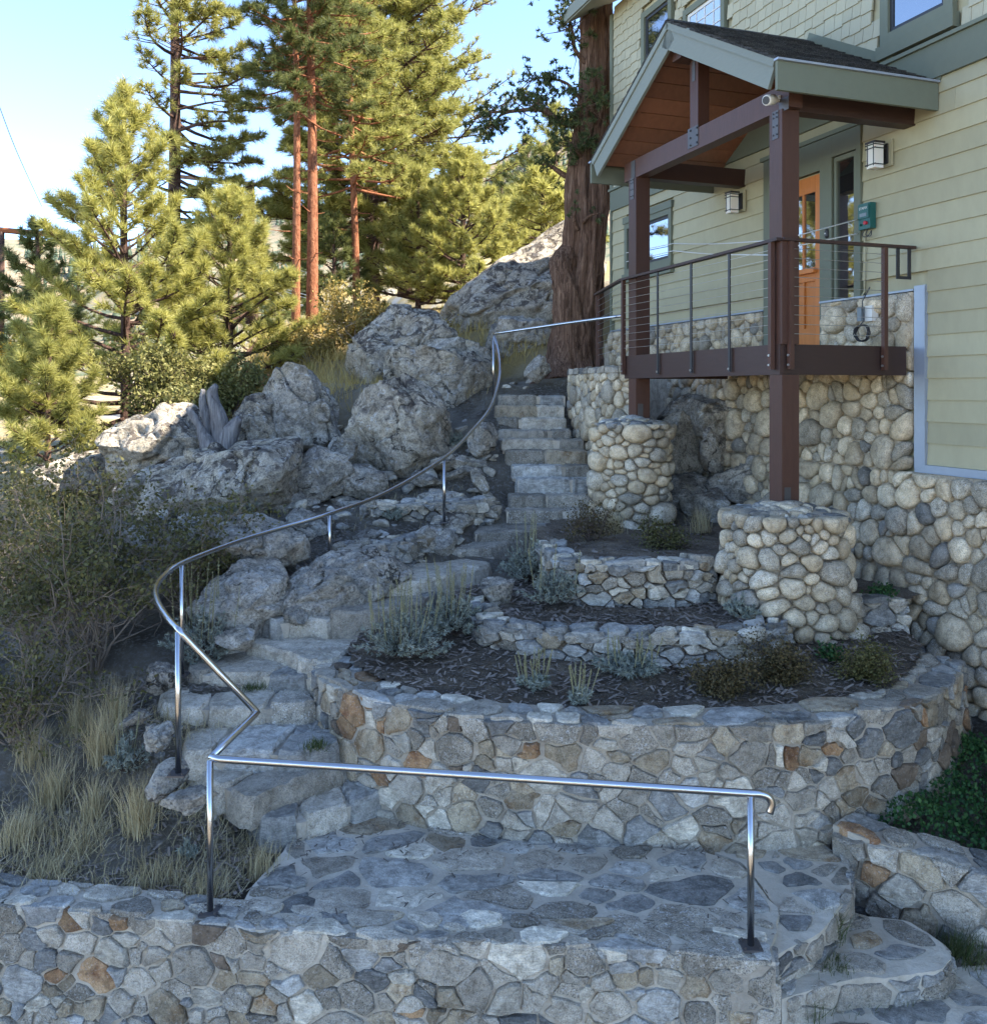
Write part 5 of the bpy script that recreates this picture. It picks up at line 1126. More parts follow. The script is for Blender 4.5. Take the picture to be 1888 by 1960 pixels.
loose(8, lambda r: (r.uniform(.1, 1.5), r.uniform(14.2, 15.4)), ['granite', 'pale'], .08, .22, 'loose rock on the bare ground by the juniper roots', 'rocks by the juniper', 25)
r_ = random.Random(31); ip = inpoly([(-2.55, 8.0), (-1.75, 8.75), (-1.3, 9.3), (-.55, 10.3), (-.3, 11.3), (-.25, 13.0), (-1.0, 12.6), (-1.9, 12.3), (-3.7, 11.9), (-3.7, 10.2), (-3.0, 8.7)]); k = 0
while k < 62:
    x, y = r_.uniform(-3.8, -.2), r_.uniform(7.9, 13.1)
    if not ip(x, y): continue
    s_ = r_.uniform(.22, .62) * (1.0 if y > 9 else .8); d = (s_ * r_.uniform(1.0, 1.8), s_, s_ * r_.uniform(.35, .65))
    rock('bedrock_block', (x, y, gz(x, y) + d[2] * .08), d, 900 + k, M[r_.choice(['boulder3', 'boulder3', 'boulder2', 'boulder', 'boulder3'])], r_.uniform(0, 6), r_.uniform(-.35, .35), r_.uniform(-.35, .35), 4, 10, .08, 'angular block of fractured pale bedrock in the bank left of the handrail path', 'rock', 'fractured bedrock on the bank'); k += 1
# weathered dead stump
SP = at_y(405, 850, 12.9); DS = empty('dead_stump', SP, 'grey twisted dead stump with two upright snags in front of the sunlit brush', 'stump')
def gnarl(pts, rad, name, parent, mat, seed, n=12, amp=.32):
    mb = MB(); tube(mb, catmull(pts, 4), np.interp(np.linspace(0, 1, (len(pts) - 1) * 4 + 1), np.linspace(0, 1, len(pts)), rad), n)
    V = np.array(mb.V); c = V.mean(0); V = V + fbm(V * np.array([9, 9, 2.0]), 4, seed)[:, None] * np.mean(rad) * amp * np.array([1, 1, .3]); return pymesh(name, V, mb.F, mat, parent, True)
A = lambda x, y, d=0: at_y(x, y, 12.9 + d)
gnarl([A(425, 862), A(418, 800), A(405, 755), A(412, 738)], [.15, .11, .06, .045], 'snag', DS, M['deadwood'], 2)
gnarl([A(410, 862, .1), A(398, 800, .1), A(388, 775, .1), A(390, 745, .1)], [.12, .085, .06, .045], 'snag', DS, M['deadwood'], 3)
gnarl([A(405, 862, -.1), A(380, 815, -.1), A(358, 780, -.1)], [.11, .07, .035], 'snag', DS, M['deadwood'], 4)
gnarl([A(430, 866), A(445, 820), A(462, 800)], [.15, .11, .05], 'root', DS, M['deadwood'], 5)
RS = empty('red_stump', at_y(470, 725, 16.8), 'broken red rotten stump in the golden grass beyond the boulders', 'stump')
gnarl([at_y(472, 750, 16.8), at_y(470, 720, 16.8), at_y(472, 692, 16.8)], [.13, .10, .06], 'stump_body', RS, M['rustwood'], 6)
gnarl([at_y(480, 735, 16.7), at_y(495, 722, 16.6), at_y(515, 718, 16.6)], [.06, .04, .02], 'splinter', RS, M['rustwood'], 7)
gnarl([at_y(480, 735, 16.7), at_y(500, 735, 16.5), at_y(512, 738, 16.5)], [.05, .04, .02], 'splinter', RS, M['rustwood'], 8)

# ------------------------------------------------------------------ plants
def unit(v): return v / (np.linalg.norm(v, axis=-1, keepdims=True) + 1e-9)
def frames(D, rs):
    D = unit(D); r = rs.normal(size=D.shape); X = unit(np.cross(D, r)); Y = np.cross(D, X); return X, Y, D
def tufts(P, D, S, rs, n=28, length=.16, width=.010, spread=(15, 80), stem=.35):
    """needle tufts: P positions, D directions, S scales -> triangles"""
    N = len(P); X, Y, Z = frames(D, rs)
    a = rs.uniform(0, 2 * np.pi, (N, n)); th = np.radians(rs.uniform(spread[0], spread[1], (N, n))); s0 = rs.uniform(-stem, .12, (N, n)); L = length * rs.uniform(.7, 1.15, (N, n)) * S[:, None]
    d = (np.sin(th) * np.cos(a))[..., None] * X[:, None] + (np.sin(th) * np.sin(a))[..., None] * Y[:, None] + np.cos(th)[..., None] * Z[:, None]
    b = P[:, None] + Z[:, None] * (s0 * length * S[:, None])[..., None]
    side = unit(np.cross(d, rs.normal(size=d.shape))) * (width * .5 * S[:, None])[..., None]
    tip = b + d * L[..., None]; tip[..., 2] -= L * .08
    V = np.stack([b - side, b + side, tip], 2).reshape(-1, 3); T = np.arange(len(V)).reshape(-1, 3); return V, T
def leaves(P, rs, size, n=1, spread=.0, asp=1.6, up=.3):
    N = len(P) * n; C = np.repeat(P, n, 0) + rs.normal(size=(N, 3)) * spread
    d = unit(rs.normal(size=(N, 3)) + np.array([0, 0, up])); X = unit(np.cross(d, rs.normal(size=(N, 3)))); s = size * rs.uniform(.6, 1.3, (N, 1))
    a = C - d * s * asp * .5; b = C + X * s * .5; c = C + d * s * asp * .5; e = C - X * s * .5
    V = np.stack([a, b, c, e], 1).reshape(-1, 3); return V, np.arange(len(V)).reshape(-1, 4)
def cat_(parts):
    V = []; T = []; o = 0
    for v, t in parts: V.append(v); T.append(t + o); o += len(v)
    return np.concatenate(V), np.concatenate(T)
def conifer(name, label, x, Y, ybase, ytop, r0, lo, prof, nbr, seed, needle=.17, width=.014, dens=7.0, nn=26, mat='pine', bark='barkdark', el=(-.15, .8), sector=None, group=None, top_r=.02, lean=0.0, dead=0, up=.55, lat=.42, xtop=None, world=None):
    rs = np.random.RandomState(seed); base = at_y(x, ybase, Y); top = at_y(xtop if xtop is not None else x, ytop, Y); base[2] -= .15
    if world: base = np.array(world[0], float); top = base + np.array([0, 0, world[1]])
    H = top[2] - base[2]
    e = empty(name, base, label, 'tree', group)
    ax = lambda t: base + (top - base) * t + np.array([math.sin(t * 5 + seed) * .02 * H * .3 * t, math.cos(t * 4 + seed) * .05 * t, 0])
    mb = MB(); tp = [ax(t) for t in np.linspace(0, 1, 16)]; tr = [r0 * (1 - .93 * t) ** .8 * (1.25 if t == 0 else 1) + top_r * t for t in np.linspace(0, 1, 16)]; tube(mb, tp, tr, 12)
    PP = []; DD = []; SS = []
    for i in range(nbr):
        t = lo + (1 - lo) * ((i + rs.rand()) / nbr) ** .95; az = i * 2.399 + rs.uniform(-.4, .4)
        if sector is not None and math.cos(az - sector[0]) < sector[1]: continue
        q = (t - lo) / (1 - lo); L = prof(q) * rs.uniform(.7, 1.12)
        if L < .08: L = .08
        ev = el[0] + (el[1] - el[0]) * q + rs.uniform(-.15, .15); h = np.array([math.cos(az), math.sin(az), 0]); d0 = h * math.cos(ev) + np.array([0, 0, math.sin(ev)])
        s0 = ax(t); pts = []; cur = rs.uniform(.1, .35) * L; kink = rs.normal(size=3) * .06 * L
        for s in np.linspace(0, 1, 6): pts.append(s0 + d0 * L * s + np.array([0, 0, 1]) * cur * s * s * up - np.array([0, 0, 1]) * .12 * L * s * (1 - s) + kink * math.sin(s * 3))
        br = max(.008, min(.05, L * .018)); tube(mb, pts, [br * (1.25 - s) for s in np.linspace(0, 1, 6)], 5, False)
        pa = np.array(pts); n = max(4, int(L * dens * 1.7)); ss = np.sqrt(rs.uniform(.12, 1, n)); ss[0] = 1
        idx = ss * 5; i0 = np.minimum(idx.astype(int), 4); f = (idx - i0)[:, None]; on = pa[i0] * (1 - f) + pa[i0 + 1] * f; bd = unit(pa[i0 + 1] - pa[i0])
        sdv = unit(np.cross(bd, np.array([0, 0, 1]))); off = rs.uniform(-1, 1, n) * lat * L * (1.08 - ss) * (ss < .999); offz = rs.uniform(-.05, .25, n) * np.minimum(.5, L * .25)
        p = on + sdv * off[:, None] + bd * (np.abs(off) * .6)[:, None] + np.array([0, 0, 1]) * offz[:, None]
        for a_, b_ in list(zip(on, p))[::2]: tube(mb, [a_, (a_ + b_) / 2 + np.array([0, 0, -.02]), b_], [br * .45, br * .35, br * .2], 3, False)
        PP.append(p); DD.append(unit(bd * .8 + sdv * np.sign(off)[:, None] * .5 + np.array([0, 0, up]) + rs.normal(size=p.shape) * .25)); SS.append(rs.uniform(.7, 1.2, n))
    for k in range(dead):
        t = rs.uniform(lo * .35, lo); az = rs.uniform(0, 6.28); s0 = ax(t); L = rs.uniform(.15, .6) * 1.2; d = np.array([math.cos(az), math.sin(az), rs.uniform(-.3, .2)]); tube(mb, [s0, s0 + d * L * .5, s0 + d * L + np.array([0, 0, .05])], [.018, .012, .005], 4, False)
    PP.append(np.array([top, top - [0, 0, .1]])); DD.append(np.array([[0, 0, 1.], [0.1, 0, 1.]])); SS.append(np.array([1.1, 1.0]))
    mb.build('trunk', M[bark], e, True)
    V, T = tufts(np.concatenate(PP), np.concatenate(DD), np.concatenate(SS), rs, nn, needle, width)
    trimesh('crown', V, T, M[mat], e); return e
cone = lambda a, b: (lambda q: a * (1 - q) ** .85 + b)
GP = 'pines on the slope beyond the boulders'
conifer('pine_tree', 'young bushy pine with a sharp sunlit tip in front of the tall bare-trunked pine', 240, 16.5, 850, 172, .10, .06, cone(2.25, .13), 100, 1, .22, .012, 12, 46, 'pine2', 'barkdark', (.05, 1.05), group=GP, up=.8)
conifer('pine_tree', 'rounded yellow-green young pine between the pointed pine and the slim red trunks', 440, 18.5, 760, 372, .09, .04, cone(1.95, .2), 84, 2, .21, .012, 12, 44, 'pine2', 'barkdark', (.1, 1.0), group=GP, up=.8)
conifer('pine_tree', 'small pale green pine at the edge of the shaded brush below the pointed pine', 92, 14.2, 900, 580, .05, .05, cone(1.1, .1), 56, 3, .21, .011, 14, 44, 'pine', 'barkdark', (.1, 1.0), group=GP, up=.8)
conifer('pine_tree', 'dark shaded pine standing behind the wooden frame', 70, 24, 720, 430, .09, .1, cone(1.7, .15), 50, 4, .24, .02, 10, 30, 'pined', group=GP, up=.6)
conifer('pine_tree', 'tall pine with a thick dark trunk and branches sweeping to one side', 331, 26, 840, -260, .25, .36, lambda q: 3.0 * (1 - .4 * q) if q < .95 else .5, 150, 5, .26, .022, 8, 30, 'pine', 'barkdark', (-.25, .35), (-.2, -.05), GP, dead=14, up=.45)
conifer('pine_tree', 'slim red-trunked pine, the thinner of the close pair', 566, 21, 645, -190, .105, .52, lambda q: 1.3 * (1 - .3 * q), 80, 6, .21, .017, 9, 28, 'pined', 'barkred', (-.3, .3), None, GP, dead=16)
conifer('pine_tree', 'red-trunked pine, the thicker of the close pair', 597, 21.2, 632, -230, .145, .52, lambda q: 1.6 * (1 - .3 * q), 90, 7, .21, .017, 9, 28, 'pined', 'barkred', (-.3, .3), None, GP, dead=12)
conifer('pine_tree', 'leaning slender red-barked pine between the red pair and the broad green pine', 684, 24, 640, -60, .11, .40, lambda q: 2.0 * (1 - .4 * q), 90, 8, .24, .02, 8, 28, 'pine', 'barkred', (-.2, .4), None, GP, xtop=668, dead=8)
conifer('pine_tree', 'broad dense green pine filling the middle of the sky line', 712, 28, 620, -170, .26, .16, lambda q: 3.9 * (1 - .45 * q), 250, 9, .27, .021, 9.5, 34, 'pine', 'barkdark', (-.3, .5), None, GP)
conifer('pine_tree', 'gnarled open-branched pine rising behind the broad green pine', 775, 33, 560, -60, .24, .30, lambda q: 4.6 * (1 - .4 * q), 90, 10, .25, .022, 4.5, 24, 'pine', 'barkdark', (-.1, .5), (0.2, -.5), GP, up=.9)
conifer('pine_tree', 'bright young pine in front of the giant boulder top', 885, 24, 590, 300, .10, .08, cone(1.9, .2), 80, 11, .21, .017, 12, 34, 'pine2', 'barkdark', (.0, .9), group=GP, up=.8)
conifer('pine_tree', 'lower bright pine under the broad green pine', 800, 25, 600, 330, .09, .06, cone(1.9, .2), 70, 12, .21, .017, 11, 32, 'pine', 'barkdark', (.0, .9), group=GP, up=.8)
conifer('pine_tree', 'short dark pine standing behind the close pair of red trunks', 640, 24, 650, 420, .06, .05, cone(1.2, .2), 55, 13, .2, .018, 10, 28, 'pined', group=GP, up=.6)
for k, (wx, wy, hh) in enumerate(((16.6, 3.4, 27), (18.4, 1.2, 29))):  # unseen pines, added to throw shade onto the brush left of the stairs
    conifer('pine_tree', 'unseen tall pine added beyond the house to shade the brush', 0, 10, 900, 800, .3, .3, lambda q: 3.8 * (1 - .5 * q), 90, 60 + k, .42, .06, 3.6, 18, 'pined', group='added shade pines out of view beyond the house', world=((wx, wy, -3.0), hh))
for k, (x, Y, yb, yt_, w_, mt) in enumerate(((1062, 36, 470, 205, 1.9, 'pine'), (1010, 44, 470, 268, 2.1, 'pined'), (960, 46, 480, 330, 1.9, 'pined'), (1040, 30, 480, 330, 1.6, 'pine2'), (985, 34, 500, 370, 1.6, 'pine'), (560, 60, 640, 400, 2.2, 'pined'), (490, 58, 640, 440, 2.2, 'pined'), (150, 60, 700, 520, 2.2, 'pined'))):
    conifer('conifer_tree', 'distant conifer on the hillside seen between nearer trees', x, Y, yb, yt_, .14, .08, cone(w_, .2), 60, 30 + k, .34, .032, 6, 20, mt, group='distant conifers on the hillside', up=.5)
# ------------------------------------------------------------------ juniper with massive twisted trunk
JU = empty('juniper_tree', at_y(1100, 712, 15.6), 'ancient juniper with a massive twisted shaggy red-brown trunk against the house corner', 'tree')
JY = 15.9
def ribbed(pts, rad, seed, name, n=40, m=60, twist=2.5, amp=.12):
    c = np.array(catmull(pts, max(2, m // (len(pts) - 1)))); k = len(c); r = np.interp(np.linspace(0, 1, k), np.linspace(0, 1, len(rad)), rad); rs = np.random.RandomState(seed); V = []; a = np.linspace(0, 2 * np.pi, n, endpoint=False)
    for i in range(k):
        t = i / k; ph = a + twist * t; q = np.stack([np.cos(ph) * 2.2, np.sin(ph) * 2.2, np.full(n, t * 2.2 + seed)], 1); fl = fbm(q * 1.0, 2, seed) * 1.3 + fbm(q * 3.5, 3, seed + 5) * .8
        rr_ = r[i] * (1 + amp * fl + .35 * max(0, .14 - t) / .14 * np.abs(np.sin(ph * 2.5))); V.append(np.stack([c[i, 0] + np.cos(a) * rr_, c[i, 1] + np.sin(a) * rr_, np.full(n, c[i, 2])], 1))
    V = np.concatenate(V); ii = np.arange(k * n).reshape(k, n); Q = np.stack([ii[:-1].ravel(), np.roll(ii, -1, 1)[:-1].ravel(), np.roll(ii, -1, 1)[1:].ravel(), ii[1:].ravel()], 1)
    return trimesh(name, V, Q, M['barkjun'], JU, True)
J = lambda x, y, d=0: at_y(x, y, JY + d)
for k in range(3):                                    # three twisted strands
    tt = np.linspace(0, 1, 14); ax_ = np.array(catmull([J(1100, 726), J(1104, 640), J(1114, 540), J(1124, 430), J(1124, 320), J(1136, 200), J(1138, 90), J(1143, -40), J(1146, -220)], 4)); ax_ = np.stack([np.interp(np.linspace(0, 1, 14), np.linspace(0, 1, len(ax_)), ax_[:, i]) for i in range(3)], 1)
    ph = k * 2.09 + tt * 3.6; off = .19 * (1 - .45 * tt) * (1 + .5 * np.exp(-tt * 14)); ax_[:, 0] += np.cos(ph) * off; ax_[:, 1] += np.sin(ph) * off
    ribbed([p for p in ax_], [r * f for r, f in zip([.36, .27, .25, .26, .24, .23, .24, .21, .2, .2, .18, .17, .15, .1], [1, .92, 1.05, .95][k:] + [1.0] * 13)], 3 + 7 * k, 'trunk', n=44, m=84, twist=2.0, amp=.24)
ribbed([J(1090, 722, -.25), J(1090, 650, -.25), J(1085, 560, -.25), J(1075, 500, -.2), J(1085, 465, -.1)], [.44, .27, .22, .20, .07], 8, 'trunk_stub', twist=2.2, amp=.2, n=48)
JB = MB(); jp = []; rs = np.random.RandomState(77)
def jbranch(pts, r, n, spread=.2, twigs=True):
    c = catmull(pts, 5); tube(JB, c, np.linspace(r, r * .25, len(c)), 7)
    c = np.array(c)
    for k in range(n):
        i = rs.randint(int(len(c) * .35), len(c)); p = c[i] + rs.normal(size=3) * spread * np.array([1, 1, .8]); tube(JB, [c[i], (c[i] + p) / 2 + rs.normal(size=3) * .03, p], [.012, .009, .004], 4, False); jp.append(p)
    jp.append(c[-1])
jbranch([J(1110, 345), J(1080, 335), J(1055, 318), J(1040, 312)], .07, 4, .12)
jbranch([J(1105, 240, -.1), J(1070, 232, -.3), J(1035, 210, -.5), J(985, 212, -.6), J(935, 215, -.7)], .07, 26, .22)
jbranch([J(1070, 232, -.3), J(1040, 205, -.3), J(1015, 190, -.2), J(1000, 180)], .035, 10, .14)
jbranch([J(985, 212, -.6), J(960, 220, -.6), J(945, 235, -.6), J(940, 255, -.6)], .02, 8, .10)
jbranch([J(1110, 190, -.2), J(1085, 160, -.3), J(1050, 150, -.3), J(1020, 150, -.3)], .035, 14, .16)
jbranch([J(1105, 250, -.3), J(1110, 215, -.5), J(1120, 195, -.6)], .03, 26, .25)
jbranch([J(1120, 120, -.2), J(1100, 95, -.3), J(1095, 60, -.3), J(1085, 30, -.2)], .05, 20, .25)
jbranch([J(1120, 30, -.2), J(1100, 5), J(1080, -20), J(1070, -40)], .06, 10, .3)
jbranch([J(1120, 310, -.2), J(1100, 285, -.4), J(1085, 270, -.4)], .03, 16, .2)
jbranch([J(1130, 230, .2), J(1155, 200, .2), J(1165, 150, .2)], .05, 16, .25)
jbranch([J(1130, 330, .2), J(1160, 300, .2), J(1168, 270, .2)], .05, 12, .2)
jbranch([J(1105, 440, -.35), J(1098, 415, -.5), J(1106, 392, -.55)], .05, 0)
jbranch([J(1115, 425, -.35), J(1130, 412, -.5), J(1146, 408, -.55)], .04, 0)
for k, (x, y) in enumerate(((1040, 735), (1010, 742), (1125, 742), (1150, 735), (1075, 748))):
    jr = catmull([J(1095, 700, -.3), J((1095 + x) / 2, 715, -.5), J(x, y, -.8 - .1 * k)], 5); tube(JB, jr, np.linspace(.15, .03, len(jr)), 8)
JB.build('limb', M['barkjun'], JU, True)
jp = np.array(jp); V, T = tufts(np.repeat(jp, 5, 0) + rs.normal(size=(len(jp) * 5, 3)) * .075, unit(rs.normal(size=(len(jp) * 5, 3)) + np.array([-.2, 0, .4])), rs.uniform(.7, 1.2, len(jp) * 5), rs, 26, .085, .020, (10, 100), .8)
trimesh('crown', V, T, M['juniper'], JU)
# ------------------------------------------------------------------ shrubs
def shrub(name, label, base, R_, H, seed, nstem, leafmat, twigmat, nleaf, lsize, cat='shrub', group=None, lean=(0, 0), spread=.05, lown=0.0, asp=1.6, flat=1.0, tw=.012, depth=3):
    rs = np.random.RandomState(seed); e = empty(name, base, label, cat, group); mb = MB(); ends = []
    def grow(p, d, L, r, dep):
        q = [p]
        for k in range(3):
            d = unit(d + rs.normal(size=3) * .22 + np.array([0, 0, .06])); p = p + d * L / 3; q.append(p)
        tube(mb, q, [r, r * .85, r * .7, r * .5], 4 if dep > 1 else 3, False)
        if dep <= 1: ends.extend(q[1:])
        if dep > 0:
            for k in range(rs.randint(2, 4)):
                j = rs.randint(1, 4); grow(q[j], unit(d + rs.normal(size=3) * .55 + np.array([0, 0, .1])), L * rs.uniform(.5, .8), r * .6, dep - 1)
    for k in range(nstem):
        a = k * 2.4 + rs.uniform(-.4, .4); o = rs.uniform(.15, 1.0); d = np.array([math.cos(a) * R_ * o + lean[0], math.sin(a) * R_ * o * flat + lean[1], H * rs.uniform(.6, 1.0)]); L = np.linalg.norm(d) * .48
        grow(np.array(base, float) + np.array([math.cos(a), math.sin(a), 0]) * R_ * .08 * rs.rand(), d, L, tw, depth)
    mb.build('stems', M[twigmat], e)
    P = np.array(ends); zmin = base[2] + lown * H; P = P[P[:, 2] > zmin] if (P[:, 2] > zmin).sum() > 20 else P
    V, T = leaves(P[rs.randint(0, len(P), nleaf)], rs, lsize, 1, spread, asp); trimesh('foliage', V, T, M[leafmat], e); return e
def on(x, y, Y, dz=0): p = at_y(x, y, Y); p[2] = gz(p[0], p[1]) + dz; return p
G = 'sunlit brush at the edge of the shade'
shrub('brush_shrub', 'large olive sunlit brush with dark forking branches above the rounded boulder', on(320, 830, 15.2), 1.25, 1.75, 1, 16, 'olive', 'twigd', 9000, .042, group=G, lown=.1, spread=.07)
shrub('brush_shrub', 'olive sunlit brush next to the dead stump', on(440, 790, 15.8), .8, 1.3, 2, 12, 'olive', 'twigd', 5000, .04, group=G, lown=.1, spread=.07)
shrub('brush_shrub', 'pale sunlit brush spreading under the small pale pine', on(190, 850, 14.8), 1.1, 1.2, 3, 14, 'olive', 'twigp', 5500, .04, group=G, lown=.05, spread=.07)
shrub('brush_shrub', 'pale yellow brush at the shade line below the pines', on(110, 905, 13.5), .9, .7, 4, 12, 'olive', 'twigp', 3500, .04, group=G, spread=.07)
shrub('yellow_bush', 'large yellow-green bush with grey stems between the red trunks and the giant boulder', on(695, 645, 18.6), 1.15, 1.5, 5, 18, 'yellowbush', 'twigp', 9000, .042, lown=.12, spread=.07)
shrub('yellow_bush', 'small yellow-green bush at the foot of the red-trunked pair', on(590, 690, 18.2), .6, .8, 6, 12, 'yellowbush', 'twigp', 4000, .04, spread=.06)
shrub('yellow_bush', 'low yellow bush on the golden grass before the pines', on(545, 690, 18.6), .6, .7, 7, 12, 'olive', 'twigp', 3500, .04, spread=.06)
shrub('dark_bush', 'bare dark-stemmed bush on the rock ridge by the giant boulder', on(795, 610, 17.8), .7, 1.0, 8, 10, 'yellowbush', 'twigd', 1500, .035, spread=.06, tw=.016)
shrub('dry_weed', 'pale leafless dry weed growing between the white boulders and the giant boulder', on(900, 640, 16.4), .35, .55, 9, 14, 'straw', 'twigp', 250, .03, tw=.006)
shrub('aspen_tree', 'golden yellow autumn aspen at the valley edge', at_y(2, 760, 24), .6, 1.9, 10, 9, 'aspen', 'twig', 3500, .07, cat='tree', spread=.12, lown=.25)
SB = 'shaded bitterbrush left of the stairs'
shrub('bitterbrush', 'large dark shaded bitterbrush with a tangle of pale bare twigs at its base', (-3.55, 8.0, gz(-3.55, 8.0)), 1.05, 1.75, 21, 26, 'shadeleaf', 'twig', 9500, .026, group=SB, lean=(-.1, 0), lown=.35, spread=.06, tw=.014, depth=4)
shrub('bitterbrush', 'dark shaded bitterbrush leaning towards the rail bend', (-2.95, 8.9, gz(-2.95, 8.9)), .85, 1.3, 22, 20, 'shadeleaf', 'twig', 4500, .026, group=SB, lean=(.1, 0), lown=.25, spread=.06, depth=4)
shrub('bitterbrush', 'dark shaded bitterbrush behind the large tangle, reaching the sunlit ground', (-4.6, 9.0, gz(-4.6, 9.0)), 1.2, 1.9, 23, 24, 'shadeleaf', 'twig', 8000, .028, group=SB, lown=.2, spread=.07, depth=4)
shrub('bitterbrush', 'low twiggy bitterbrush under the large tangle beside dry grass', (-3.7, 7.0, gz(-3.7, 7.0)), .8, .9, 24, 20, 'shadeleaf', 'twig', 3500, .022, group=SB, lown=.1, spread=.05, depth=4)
# ------------------------------------------------------------------ sage, grasses, ground covers
def sage(base, R_, H, seed, stalks, label, group='silvery sage bushes', ns=0.0):
    rs = np.random.RandomState(seed); e = empty('sagebrush', base, label, 'sagebrush', group); mb = MB(); P = []; D = []
    for k in range(int(58 * (R_ / .3) ** 1.3)):
        a = rs.uniform(0, 6.28); o = math.sqrt(rs.rand()); h = H * (1 - .55 * o * o) * rs.uniform(.55, 1.05); tip = np.array(base) + np.array([math.cos(a) * R_ * o, math.sin(a) * R_ * o, h]); midp = np.array(base) + np.array([math.cos(a) * R_ * o * .45, math.sin(a) * R_ * o * .45, h * .45])
        tube(mb, [np.array(base), midp, tip], [.006, .004, .002], 3, False)
        for t in np.linspace(.3, 1, 7): P.append(midp + (tip - midp) * (t * 1.4 - .4) + rs.normal(size=3) * .012); D.append(tip - midp)
    mb.build('stems', M['twigd'], e)
    V, T = tufts(np.array(P), np.array(D) + rs.normal(size=(len(P), 3)) * .05, rs.uniform(.7, 1.3, len(P)), rs, 13, .036, .012, (10, 75), .7); trimesh('foliage', V, T, M['sage'], e)
    if stalks:
        P = []; D = []; mb = MB()
        for k in range(stalks):
            a = rs.uniform(0, 6.28); o = math.sqrt(rs.rand()) * .75; b = np.array(base) + np.array([math.cos(a) * R_ * o, math.sin(a) * R_ * o, H * .5]); t = b + np.array([math.cos(a) * .05 * o + rs.normal() * .025, math.sin(a) * .05, H * rs.uniform(.55, .95) + .10]); tube(mb, [b, (b + t) / 2 + rs.normal(size=3) * .006, t], [.0035, .003, .002], 3, False)
            for s in np.linspace(.35, 1, 14): P.append(b + (t - b) * s); D.append(t - b)
        mb.build('stalks', M['stalk'], e)['kind'] = 'stuff'; V, T = tufts(np.array(P), np.array(D), rs.uniform(.6, 1.2, len(P)), rs, 7, .017, .007, (10, 60), .5); trimesh('flower_spikes', V, T, M['stalk'], e)['kind'] = 'stuff'
    return e
def bed(x, y, z): p = at_z(x, y, z); return p
sage(bed(770, 1262, -2.24), .40, .40, 1, 26, 'bushy silver sage with many pale flower stalks just inside the curved wall')
sage(bed(870, 1215, -2.16), .32, .40, 2, 16, 'tall silver sage with pale stalks between the path and the low dry-laid edging')
sage(bed(1012, 1112, -1.95), .32, .42, 3, 8, 'wide silver sage hanging over the path beside the upper bed')
sage(bed(1055, 1155, -1.96), .30, .32, 4, 5, 'low silver sage under the stacked dry stone wall')
sage(bed(1020, 1318, -2.27), .13, .14, 5, 13, 'small sage with tall yellowish stalks in the lower bed before the dry-laid edging')
sage(bed(1200, 1285, -2.24), .30, .15, 6, 14, 'spreading low sage with stalks before the pale capstones of the edging')
sage(bed(1110, 1345, -2.28), .11, .13, 7, 10, 'tiny sage with stalks close to the curved wall top')
sage(bed(1420, 1180, -2.0), .18, .18, 8, 0, 'small silver sage nestled against the foot of the big cobbled pillar')
sage(on(455, 985, 11.0), .34, .30, 9, 12, 'grey sage bush below the cracked outcrop ledge')
sage(on(755, 985, 10.9), .2, .16, 10, 0, 'low grey sage behind the handrail among loose rocks')
sage(on(390, 1200, 8.0), .36, .55, 11, 14, 'shaded grey sage between the rail bend and the rock flank')
sage(on(245, 1440, 6.6), .16, .3, 12, 3, 'thin grey sage among the dry grass tufts')
sage(on(360, 1600, 6.0), .06, .12, 13, 0, 'tiny grey sage sprig in the straw near the corner post')
sage(on(880, 800, 13.0), .25, .2, 14, 0, 'grey sage between the pale weathered boulder and the upper stairs')
def blades(base, n, H, spread, rs, lean=.35, w_=.005, flop=.4):
    P = np.array(base) + np.c_[rs.normal(size=(n, 2)) * spread, np.zeros(n)]; a = rs.uniform(0, 6.28, n); l = H * rs.uniform(.5, 1.1, n); ln = np.abs(rs.normal(size=n)) * lean
    h = np.stack([np.cos(a), np.sin(a), 0 * a], 1); d = unit(h * ln[:, None] + np.array([0, 0, 1])); m1 = P + d * l[:, None] * .55; t = m1 + unit(d + h * flop * rs.rand(n, 1) + np.array([0, 0, -.25]) * rs.rand(n, 1)) * l[:, None] * .5
    s = np.stack([-np.sin(a + .7), np.cos(a + .7), 0 * a], 1) * w_ * .5
    V = np.stack([P - s, P + s, m1 + s * .7, m1 - s * .7, t], 1).reshape(-1, 3); o = np.arange(n)[:, None] * 5
    return V, np.concatenate([o + [0, 1, 2], o + [0, 2, 3], o + [3, 2, 4]])
def grass(name, base, n, H, spread, seed, mat, label, group, **kw):
    V, T = blades(base, n, H, spread, np.random.RandomState(seed), **kw); o = trimesh(name, V - np.array(base), T, M[mat]); o.location = [float(v) for v in base]; return tag(o, label, 'grass', group)
DG = 'dry bunch grass tufts beside the lower steps'
